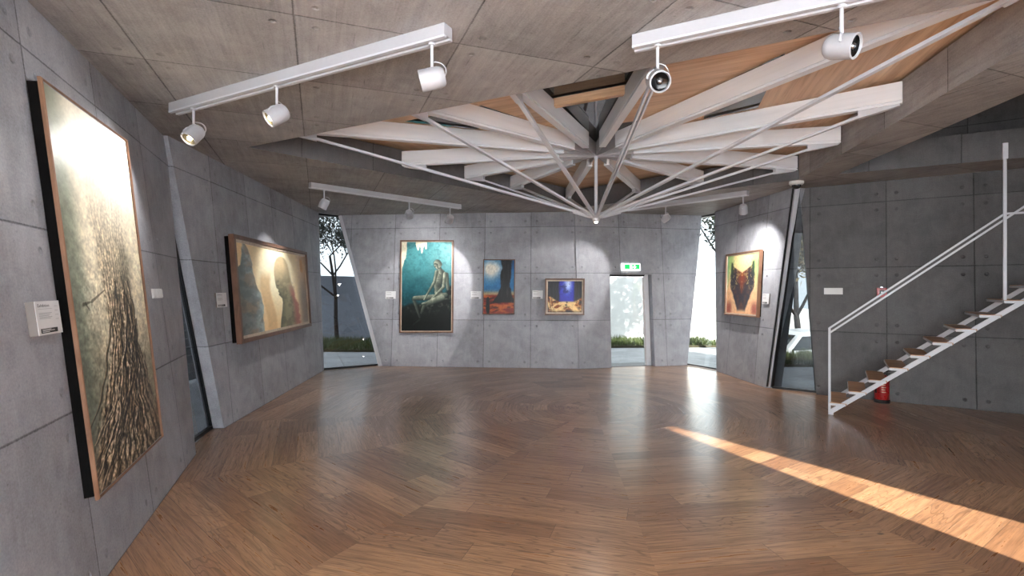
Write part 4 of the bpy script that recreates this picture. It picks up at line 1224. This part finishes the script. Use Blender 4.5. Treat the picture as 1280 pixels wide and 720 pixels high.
# ------------------------------------------------------------------ staircase
ST0 = Vector((4.27, 6.886, 0)); SD = Vector((0.843, -0.538, 0)).normalized(); SW = Vector((0.538, 0.843, 0)).normalized()
RISE, RUN, WID = 0.1745, 0.2165, 0.85
NT_ = 20
slope = RISE / RUN
stair = thing('staircase', ST0 + SD * 0.5 + SW * 0.4, 'open white steel staircase with brown oak treads against the dark right wall', 'staircase')
stair.location.z = 0
Ltot = NT_ * RUN + 0.15
for w0, nm in ((0.0, 'near'), (WID - 0.03, 'far')):
    mb = MB()
    o = ST0 + SW * w0
    prof = [(0.0, 0.0), (0.012, 0.0), (Ltot, slope * (Ltot) - 0.008), (Ltot, slope * Ltot + 0.052), (0.0, 0.06)]
    a = [o + SD * s_ + V(0, 0, z) for s_, z in prof]; b = [p + SW * 0.03 for p in a]
    n = len(prof)
    mb.add(a + b, [tuple(range(n)), tuple(range(2 * n - 1, n - 1, -1))] + [(i, (i + 1) % n, (i + 1) % n + n, i + n) for i in range(n)])
    mb.build('stringer', M['white_steel'], stair)
for k in range(NT_):
    z = RISE * (k + 1) - 0.008
    s0_ = RUN * k + 0.0
    a = ST0 + SD * s0_ + SW * 0.0 + V(0, 0, z)
    mb = MB(); mb.box(a + SW * 0.0 + V(0, 0, -0.028), SD * 0.195, SW * WID, V(0, 0, 0.028))
    for i_, f in enumerate(mb.f):
        mb.uv[i_] = [((mb.v[j] - a).dot(SD) + 1.7 * k, (mb.v[j] - a).dot(SW) + (mb.v[j] - a).z + 0.37 * k) for j in f]
    tr = mb.build('tread', M['tread'], stair, bevel=0.002)
    mb = MB()
    mb.box(a + SD * (-0.006) + V(0, 0, -0.034), SD * 0.006, SW * WID, V(0, 0, 0.026))
    mb.box(a + SD * 0.0 - SW * 0.005 + V(0, 0, -0.040), SD * 0.18, SW * 0.005, V(0, 0, 0.030))
    mb.box(a + SD * 0.004 + V(0, 0, -0.036), SD * 0.18, SW * WID, V(0, 0, 0.007))
    c = mb.build('steel_nosing', M['white_steel'], tr)
    c['label'] = 'white steel edge'
# newel, handrails, tall post
mb = MB(); mb.bar(ST0 + SW * 0.012, ST0 + SW * 0.012 + V(0, 0, 1.165), 0.02, 0.028, SD)
mb.build('newel_post', M['white_steel'], stair)
mb = MB(); mb.bar(ST0 - SD * 0.012 + SW * 0.012 + V(0, 0, 0.0), ST0 + SD * 0.045 + SW * 0.012, 0.04, 0.085, (0, 0, 1)); mb.build('newel_shoe', M['white_steel'], stair)
SP = 1.735
top0 = ST0 + SW * 0.012 + V(0, 0, 1.16); ptop = ST0 + SD * SP + SW * 0.012 + V(0, 0, 2.565)
mb = MB(); mb.bar(top0, ptop, 0.016, 0.022)
mb.bar(ptop, ptop + SD * 2.2, 0.016, 0.022)
mb.build('handrail', M['white_steel'], stair)
low0 = ST0 + SW * 0.012 + V(0, 0, 1.095); sl2 = (2.565 - 1.16) / SP
mb = MB(); mb.bar(low0, low0 + SD * 3.6 + V(0, 0, sl2 * 3.6), 0.016, 0.022); mb.build('handrail', M['white_steel'], stair)
mb = MB(); pb = ST0 + SD * SP + SW * 0.012 + V(0, 0, 1.56)
mb.bar(pb, Vector((pb.x, pb.y, 3.24)), 0.030, 0.030, SD); mb.build('tall_post', M['white_steel'], stair)
mb = MB(); mb.bar((pb.x, pb.y, 3.2), (pb.x, pb.y, 3.385), 0.05, 0.05, SD); mb.build('post_sleeve', M['white_steel'], stair)

# ------------------------------------------------------------------ track lighting
def track(name, a, b, label):
    a = Vector((a[0], a[1], H)); b = Vector((b[0], b[1], H)); d = (b - a).normalized(); s = Vector((-d.y, d.x, 0))
    t = thing(name, (a + b) / 2, label, 'light track')
    mb = MB()
    mb.box(a - s * 0.045 + V(0, 0, -0.075), b - a, s * 0.09, V(0, 0, 0.075))
    mb.build('rail', M['lamp_shell'], t, bevel=0.003)
    mb = MB()
    for o0, o1 in ((-0.045, -0.018), (0.018, 0.045)):
        mb.box(a + s * o0 + V(0, 0, -0.088), b - a, s * (o1 - o0), V(0, 0, 0.014))
    mb.build('lip', M['white_steel'], t)
    return a, b, d
tr1 = track('lighting_track', (-3.04, 4.60), (-0.40, 3.215), 'long white lighting track at the upper left with three spotlights')
tr2 = track('lighting_track', (0.80, 3.37), (3.5, 1.96), 'white lighting track at the top right in front of the skylight')
tr3 = track('lighting_track', (-3.16, 8.0), (-1.03, 10.13), 'white lighting track near the back left corner, above the teal painting')
tr4 = track('lighting_track', (3.99, 8.66), (2.35, 10.45), 'white lighting track at the back right, near the door')

# one spotlight is made, the others are copies
sp_proto = None
def make_spot():
    t = thing('spotlight', (0, 0, 0), None, None)
    def part(mb, name, mat, par, smooth=False, loc=None):
        me = mb.mesh(name, mat, (0, 0, 0), smooth)
        o = bpy.data.objects.new(name, me); COL.objects.link(o); o.parent = par
        return o
    mb = MB(); mb.lathe([(0, 0), (0.024, 0), (0.024, -0.012), (0.010, -0.014), (0.010, -0.16), (0, -0.16)], 12); part(mb, 'stem', M['white_steel'], t)
    # housing local frame: axis along +z points to where it shines; pivot at origin
    mb = MB(); prof = [(0, -0.085), (0.045, -0.085), (0.06, -0.07), (0.068, -0.045), (0.068, 0.075), (0.060, 0.078), (0.056, 0.06), (0.0, 0.055)]
    mb.lathe(prof, 28); hs = part(mb, 'housing', M['lamp_shell'], t, True)
    hs.location = (0, 0, -0.225)
    m = hs.modifiers.new('edges', 'EDGE_SPLIT'); m.split_angle = math.radians(35)
    mb = MB(); mb.lathe([(0.055, 0.066), (0.045, 0.060), (0.016, 0.057)], 24); part(mb, 'reflector', M['lens'], hs, True)
    mb = MB(); mb.lathe([(0.020, 0.057), (0.020, 0.062), (0.012, 0.070), (0, 0.073)], 14); part(mb, 'bulb', M['bulb'], hs, True)
    # arched bracket and the loop of cable
    mb = MB(); pts = []
    for k in range(9):
        a = math.pi * (k / 8); pts.append((0.078 * math.cos(a), 0, -0.225 + 0.066 * math.sin(a)))
    mb.tube(pts, 0.007, 8); part(mb, 'yoke', M['white_steel'], t, True)
    mb = MB(); pts = []
    for k in range(13):
        a = math.radians(120 - 220 * k / 12); pts.append((0.03 + 0.062 * math.cos(a), 0.012, -0.165 + 0.055 * math.sin(a)))
    mb.tube(pts, 0.0035, 6); part(mb, 'cable', M['white_steel'], t, True)
    return t
def children(o): return [c for c in bpy.data.objects if c.parent == o]
def copy_tree(o, par=None):
    c = o.copy(); COL.objects.link(c)
    if par is not None: c.parent = par
    for ch in children(o): copy_tree(ch, c)
    return c
def place_spot(loc, aim, yaw, label, power, size=40, blend=0.25, dark=False, color=(1.0, 0.97, 0.94)):
    global sp_proto
    if sp_proto is None:
        t = sp_proto = make_spot()
    else:
        t = copy_tree(sp_proto)
    t.location = loc; t.rotation_euler = (0, 0, yaw)
    tag(t, label, 'spotlight', 'track spotlights')
    pv = Vector(loc) + V(0, 0, -0.225)
    d = (Vector(aim) - pv).normalized()
    for ch in children(t):
        if ch.name.startswith('housing'):
            dl_ = Matrix.Rotation(-yaw, 3, 'Z') @ d
            ch.rotation_euler = dl_.to_track_quat('Z', 'Y').to_euler()
            if dark:
                for g in children(ch):
                    if g.name.startswith('reflector'):
                        g.data = g.data.copy(); g.data.materials[0] = M['dark_lens']
                    if g.name.startswith('bulb'):
                        g.data = g.data.copy(); g.data.materials[0] = M['chrome']
    if power > 0:
        ld = bpy.data.lights.new('spot_beam', 'SPOT'); ld.energy = power; ld.spot_size = math.radians(size); ld.spot_blend = blend
        ld.shadow_soft_size = 0.03; ld.color = color
        lo = bpy.data.objects.new('spot_beam', ld); COL.objects.link(lo)
        lo.location = pv + d * 0.10; lo.rotation_euler = d.to_track_quat('-Z', 'Y').to_euler()
    return t
def along(tr, px):
    """point on a track whose picture x is px"""
    a, b, d = tr; r = (px - 640) / F
    s = (r * a.y - a.x) / (d.x - r * d.y)
    p = a + d * s; p.z = H - 0.088
    return p
fill_track = track('lighting_track', (-2.3, -1.05), (2.6, -1.05), 'white lighting track added behind the camera for fill light off the rear wall')  # fill track added out of view to brighten the room
pL1 = L1.P(L1.uz(130, 330)[0], 2.25); pL2 = L2.P(L2.uz(340, 340)[0], 1.95)
p3 = BL.P(BL.uz(533, 340)[0], 2.1); p4 = BL.P(BL.uz(624, 350)[0], 1.9); p5 = BL.P(BL.uz(706, 365)[0], 1.75); p6 = R1.P(R1.uz(930, 350)[0], 1.95)
SPOT = 1.6
place_spot(along(tr1, 242), L1.P(L1.uz(150, 300)[0], 2.3), 0.5, 'white spotlight at the left end of the upper left track', 8 * SPOT, 120, 1.0)
place_spot(along(tr1, 346), L1.P(L1.uz(110, 330)[0], 2.2), 1.2, 'middle white spotlight of the upper left track', 5 * SPOT, 75, 0.9)
place_spot(along(tr1, 540), L1.P(L1.uz(90, 260)[0], 2.5), 0.2, 'white spotlight at the right end of the upper left track', 7 * SPOT, 60, 0.9)
place_spot(along(tr2, 822), (0.9, 1.2, 1.9), 0.3, 'grey spotlight hanging in front of the white beams, left on the top right track', 0, dark=True)
place_spot(along(tr2, 1052), (3.3, 0.8, 2.2), 0.9, 'grey spotlight at the top right, in front of the long white beam', 0, dark=True)
place_spot(along(tr3, 405), pL2 + V(0.0, -0.1, -0.62), 0.0, 'small white spotlight at the left end of the back left track', 12 * SPOT, 84, 0.7)
place_spot(along(tr3, 511.5), p3 + V(-0.1, 0, 0), 0.6, 'middle small white spotlight of the back left track', 13 * SPOT, 84, 0.7)
place_spot(along(tr3, 562.5), p3 + V(0.12, 0, -0.3), 2.2, 'small white spotlight at the right end of the back left track', 21 * SPOT, 64, 0.2)
place_spot(along(tr4, 832), p5 + V(0.0, 0, 0.0), 0.4, 'small white spotlight at the back right, above the door', 24 * SPOT, 52, 0.5)
place_spot(along(tr4, 929), p6 + V(0, 0, -0.8), 1.0, 'small white spotlight at the back right, above the mask painting', 34 * SPOT, 125, 1.0)
for k in range(4):  # added fill lamps, bounced off the unseen rear wall
    xk = -1.9 + 1.35 * k
    place_spot((xk, -1.05, H - 0.088), (xk, -2.5, 1.7), 0.0, ['first', 'second', 'third', 'fourth'][k] + ' white fill spotlight from the left on the added track facing the rear wall', 340 * SPOT, 110, 0.6, color=(0.86, 0.93, 1.0))
# little lamp in the truss node
ld = bpy.data.lights.new('node_glow', 'SPOT'); ld.energy = 3; ld.spot_size = math.radians(150); ld.spot_blend = 0.6; ld.shadow_soft_size = 0.02; ld.color = (1, 0.95, 0.9)
lo = bpy.data.objects.new('node_glow', ld); COL.objects.link(lo); lo.location = NODE + V(0, 0, -0.08)

# ------------------------------------------------------------------ outdoors
GZ = -0.05
mb = MB()
def ground(mb, x0, x1, y0, y1, z):
    vs = [(x0, y0, z), (x1, y0, z), (x1, y1, z), (x0, y1, z)]
    mb.add(vs, [(0, 1, 2, 3)], [[(v[0] * 0.92 + v[1] * 0.38, v[1] * 0.92 - v[0] * 0.38) for v in vs]])
ground(mb, -40, 6.6, -40, 60, GZ); ground(mb, 6.6, 40, -40, 12.7, GZ)
tag(mb.build('ground_terrace', M['paving'], recalc=False), kind='structure')
mb = MB(); mb.add([(6.6, 12.7, -1.0), (60, 12.7, -1.0), (60, 60, -1.0), (6.6, 60, -1.0)], [(0, 1, 2, 3)])
mb.add([(6.6, 12.7, GZ), (40, 12.7, GZ), (40, 12.7, -1.0), (6.6, 12.7, -1.0)], [(0, 1, 2, 3)])
mb.add([(6.6, 60, GZ), (6.6, 12.7, GZ), (6.6, 12.7, -1.0), (6.6, 60, -1.0)], [(0, 1, 2, 3)])
tag(mb.build('ground_street', M['asphalt'], recalc=False), kind='structure')

def garden_wall(name, a, b, th, z0, h0, h1, mat, label):
    a = Vector((*a, 0)); b = Vector((*b, 0)); d = (b - a).normalized(); s = Vector((-d.y, d.x, 0)) * th
    mb = MB()
    vs = [a + V(0, 0, z0), b + V(0, 0, z0), b + V(0, 0, h1), a + V(0, 0, h0)]
    mb.add(vs + [v + s for v in vs], [(0, 1, 2, 3), (7, 6, 5, 4), (0, 4, 5, 1), (1, 5, 6, 2), (2, 6, 7, 3), (3, 7, 4, 0)])
    o = mb.build(name, M[mat]); tag(o, label, 'wall'); return o
garden_wall('garden_wall', (-9.5, 18.0), (-2.2, 16.6), 0.3, GZ, 2.2, 2.0, 'render_shaded', 'garden wall toned blue-grey for shade, behind the tree outside the back left window')
garden_wall('garden_wall', (-2.2, 16.6), (6.5, 17.4), 0.3, GZ, 1.75, 2.25, 'render_white', 'sunlit white garden wall outside the glass door')
garden_wall('street_wall', (6.7, 24), (24, 22), 0.3, -1.0, 0.75, 0.75, 'render_white', 'low white wall across the street behind the parked car')

sf = thing('darkening_screen', (-5.9, 7.4, GZ), 'dark slatted screen added outside the narrow left window slit to darken its view', 'fence')  # screen added so the slit looks out on something dark
mb = MB()
for k in range(17): mb.box((-5.92, 4.6, GZ + 0.06 + 0.155 * k), (0.03, 0, 0), (0, 5.8, 0), (0, 0, 0.145))
mb.build('slat_panel', M['fence'], sf)
for k in range(4):
    mb = MB(); mb.box((-5.99, 4.6 + 1.9 * k, GZ), (0.07, 0, 0), (0, 0.08, 0), (0, 0, 2.75)); mb.build('post', M['fence'], sf)

def grass_strip(a, b, w, n, label, h=0.22, z=GZ):
    a = Vector((*a, z)); b = Vector((*b, z)); d = b - a; s = Vector((-d.y, d.x, 0)).normalized() * w
    t = thing('lawn_strip', (a + b) / 2 + s * 0.5, label, 'grass')
    mb = MB(); vs = [a, b, b + s, a + s]
    mb.add([v + V(0, 0, 0.0) for v in vs] + [v + V(0, 0, 0.06) for v in vs], [(3, 2, 1, 0), (4, 5, 6, 7), (0, 1, 5, 4), (1, 2, 6, 5), (2, 3, 7, 6), (3, 0, 4, 7)])
    mb.build('soil_bed', M['soil'], t)
    mg = MB()
    for k in range(n):
        p = a + d * random.random() + s * random.random() + V(0, 0, 0.05)
        an = random.random() * 6.28; hh = h * (0.5 + random.random() * 0.7); q = V(math.cos(an), math.sin(an), 0)
        tip = p + V(random.uniform(-.08, .08), random.uniform(-.08, .08), hh)
        mg.add([p - q * 0.012, p + q * 0.012, tip], [(0, 1, 2)])
    o = mg.build('grass_blades', M['grass'], t, recalc=False); o['kind'] = 'stuff'
grass_strip((-8.5, 14.2), (-2.4, 13.9), 2.2, 5000, 'lawn strip under the tree outside the back left window')
grass_strip((-1.2, 14.75), (6.2, 15.1), 1.5, 6000, 'lawn strip along the white garden wall outside the door')
grass_strip((5.7, 11.35), (9.6, 11.35), 1.3, 5000, 'lawn strip in front of the parked car outside the right window', 0.22)

def tree(base, height, spread, crown_z, seed, leafmat, nleaf, label, lean=(0, 0), trunk_r=0.11, leaf=0.11, clump=0.55):
    R = random.Random(seed)
    base = Vector(base)
    t = thing('tree', base, label, 'tree')
    mb = MB(); tips = []
    def grow(p, d, L, r, lvl):
        pts = [p]; rad = [r]; q = p.copy(); dd = d.copy(); m = 4
        for k in range(m):
            dd = (dd + V(R.uniform(-.18, .18), R.uniform(-.18, .18), R.uniform(-.02, .16))).normalized()
            q = q + dd * L / m; pts.append(q.copy()); rad.append(r * (1 - 0.5 * (k + 1) / m))
        mb.tube(pts, rad, 7 if lvl < 2 else 4, cap=False)
        if lvl >= 3:
            tips.extend(pts[1:]); return
        if lvl >= 2: tips.extend(pts[2:])
        nb = 3 if lvl else 5
        for k in range(nb):
            j = R.choice((2, 3, 4)) if lvl else min(4, 2 + k // 2)
            an = R.uniform(0, 6.28)
            nd = (dd * 0.55 + V(math.cos(an), math.sin(an), R.uniform(0.15, 0.8)) * (0.75 + 0.15 * lvl)).normalized()
            grow(pts[j], nd, L * R.uniform(0.5, 0.72), rad[j] * 0.62, lvl + 1)
    grow(base, V(lean[0], lean[1], 1).normalized(), height * 0.52, trunk_r, 0)
    mb.smooth = True
    mb.build('trunk', M['bark'], t, recalc=False)
    ml = MB()
    for k in range(nleaf):
        c = R.choice(tips) + V(R.gauss(0, clump * 0.35), R.gauss(0, clump * 0.35), R.gauss(0, clump * 0.3))
        a = V(R.uniform(-1, 1), R.uniform(-1, 1), R.uniform(-1, 1)).normalized(); b = a.orthogonal().normalized()
        s = leaf * R.uniform(0.6, 1.2)
        ml.add([c - a * s, c + b * s * 0.42, c + a * s, c - b * s * 0.42], [(0, 1, 2, 3)])
    ml.build('foliage', M[leafmat], t, recalc=False)
    return t
tree((-5.72, 16.75, GZ), 5.6, 2, 3, 3, 'leaf_dark', 9000, 'dark tree on the lawn outside the back left window', (0.03, 0), 0.075, 0.055, 0.55)
tree((7.0, 13.4, GZ), 5.4, 2, 3, 12, 'leaf_dark', 5500, 'dark leafy tree outside the narrow back right window', (-0.40, 0.0), 0.09, 0.085, 0.6)
tree((10.6, 18.6, -1.0), 6.5, 2, 3, 21, 'leaf_gold', 9000, 'golden leaved tree beyond the parked car outside the right window', (-0.05, 0), 0.13, 0.11, 0.5)
tree((4.6, 19.3, GZ), 6.0, 2, 3, 8, 'leaf_dark', 1500, 'dark tree behind the white garden wall outside the door', (-0.12, 0), 0.10, 0.11, 0.45)

# parked car outside the right window
def car(loc, yaw, label):
    t = thing('car', loc, label, 'car')
    Mx = Matrix.Translation(Vector(loc)) @ Matrix.Rotation(yaw, 4, 'Z')
    def loft(secs, halfw):
        vs = []; fs = []; n = 0
        for (x, zs) in secs:
            pass
    # side silhouette (x forward, z), lofted over the width with tumblehome
    body = [(-2.0, .32), (-2.05, .55), (-1.98, .82), (-1.75, .92), (1.0, .93), (1.75, .80), (2.02, .62), (2.05, .36), (1.9, .24), (-1.9, .24)]
    cab = [(-1.80, .90), (-1.35, 1.36), (-0.9, 1.44), (0.1, 1.43), (0.45, 1.34), (1.12, .91)]
    def extr(prof, ws, name, mat, bev=0.05):
        mb = MB(); n = len(prof); vs = []
        for sgn in (-1, 1):
            vs += [Mx @ V(x, sgn * w, z) for (x, z), w in zip(prof, ws)]
        mb.add(vs, [tuple(range(n)), tuple(range(2 * n - 1, n - 1, -1))] + [(i, (i + 1) % n, (i + 1) % n + n, i + n) for i in range(n)])
        return mb.build(name, mat, t, bevel=bev)
    extr(body, [.80, .84, .84, .80, .80, .78, .76, .78, .78, .78], 'body', M['car_white'], 0.06)
    extr(cab, [.76, .62, .58, .58, .62, .76], 'cabin', M['car_white'], 0.04)
    # glazing set just proud of the cabin
    mb = MB()
    mb.add([Mx @ V(*p) for p in ((1.10, -.66, .94), (1.10, .66, .94), (.50, .54, 1.335), (.50, -.54, 1.335))], [(0, 1, 2, 3)])
    for v_ in mb.v: v_ += (Mx.to_3x3() @ V(0.03, 0, 0.03))
    mb.build('windscreen', M['car_glass'], t)
    mb = MB()
    mb.add([Mx @ V(*p) for p in ((-1.78, -.66, .94), (-1.78, .66, .94), (-1.42, .54, 1.31), (-1.42, -.54, 1.31))], [(0, 1, 2, 3)])
    for v_ in mb.v: v_ += (Mx.to_3x3() @ V(-0.03, 0, 0.03))
    mb.build('rear_window', M['car_glass'], t)
    for sgn in (-1, 1):
        for (xa, xb, xc, xd) in ((-1.45, -.45, -.45, -1.15), (-.38, .92, .38, -.38)):
            mb = MB(); mb.add([Mx @ V(xa, sgn * .765, .96), Mx @ V(xb, sgn * .765, .96), Mx @ V(xc, sgn * .63, 1.33), Mx @ V(xd, sgn * .63, 1.33)], [(0, 1, 2, 3)])
            mb.build('side_window', M['car_glass'], t)
        for x in (-1.28, 1.28):
            R_ = Mx @ Matrix.Translation((x, sgn * 0.76, .31)) @ Matrix.Rotation(math.pi / 2, 4, 'X')
            mb = MB(); mb.lathe([(.19, -.10), (.29, -.10), (.31, -.07), (.31, .07), (.29, .10), (.19, .10)], 28, R_); w = mb.build('wheel', M['rubber'], t)
            mb = MB(); mb.lathe([(0, .06), (.19, .085), (.19, -.085), (0, -.06)], 20, R_); mb.build('rim', M['chrome'], w)
        mb = MB(); mb.cbox((0, 0, 0), .10, .30, .12); mb.v = [Mx @ (v_ + V(1.99, sgn * .55, .66)) for v_ in mb.v]; mb.build('headlight', M['chrome'], t, bevel=0.02)
        mb = MB(); mb.cbox((0, 0, 0), .08, .22, .16); mb.v = [Mx @ (v_ + V(-2.0, sgn * .60, .70)) for v_ in mb.v]; mb.build('tail_light', M['red'], t, bevel=0.02)
    return t
car((8.35, 15.2, -1.0), math.radians(200), 'white car parked on the street outside the right window')

# ------------------------------------------------------------------ light
sun = bpy.data.lights.new('sun', 'SUN'); sun.energy = 5.5; sun.angle = math.radians(0.9); sun.color = (1.0, 0.93, 0.86)
so = bpy.data.objects.new('sun', sun); COL.objects.link(so)
el = math.radians(29.3); hd = Vector((-0.483, 0.876, 0)).normalized()
sd = Vector((hd.x * math.cos(el), hd.y * math.cos(el), -math.sin(el)))
so.rotation_euler = sd.to_track_quat('-Z', 'Y').to_euler(); so.location = (20, -30, 25)

wd = bpy.data.worlds.new('sky'); SC.world = wd; wd.use_nodes = True
nt = wd.node_tree; nt.nodes.clear()
wo = nt.nodes.new('ShaderNodeOutputWorld'); bg = nt.nodes.new('ShaderNodeBackground')
bg.inputs[0].default_value = (0.88, 0.94, 1.0, 1); bg.inputs[1].default_value = 0.65
nt.links.new(bg.outputs[0], wo.inputs[0])

cam = bpy.data.cameras.new('camera'); cam.sensor_width = 36.0; cam.lens = 18.0; cam.clip_start = 0.02
co = bpy.data.objects.new('camera', cam); COL.objects.link(co)
co.location = CAM; co.rotation_euler = (math.radians(90), 0, 0)
SC.camera = co

SC.view_settings.view_transform = 'Standard'
SC.view_settings.look = 'None'
SC.view_settings.gamma = 1.0
SC.view_settings.use_curve_mapping = False
SC.view_settings.exposure = 2.3
SC.cycles.use_denoising = True
SC.cycles.max_bounces = 10
SC.cycles.diffuse_bounces = 6
SC.cycles.glossy_bounces = 4
SC.cycles.transparent_max_bounces = 12
SC.cycles.caustics_reflective = False
SC.cycles.caustics_refractive = False
SC.cycles.sample_clamp_indirect = 4.0
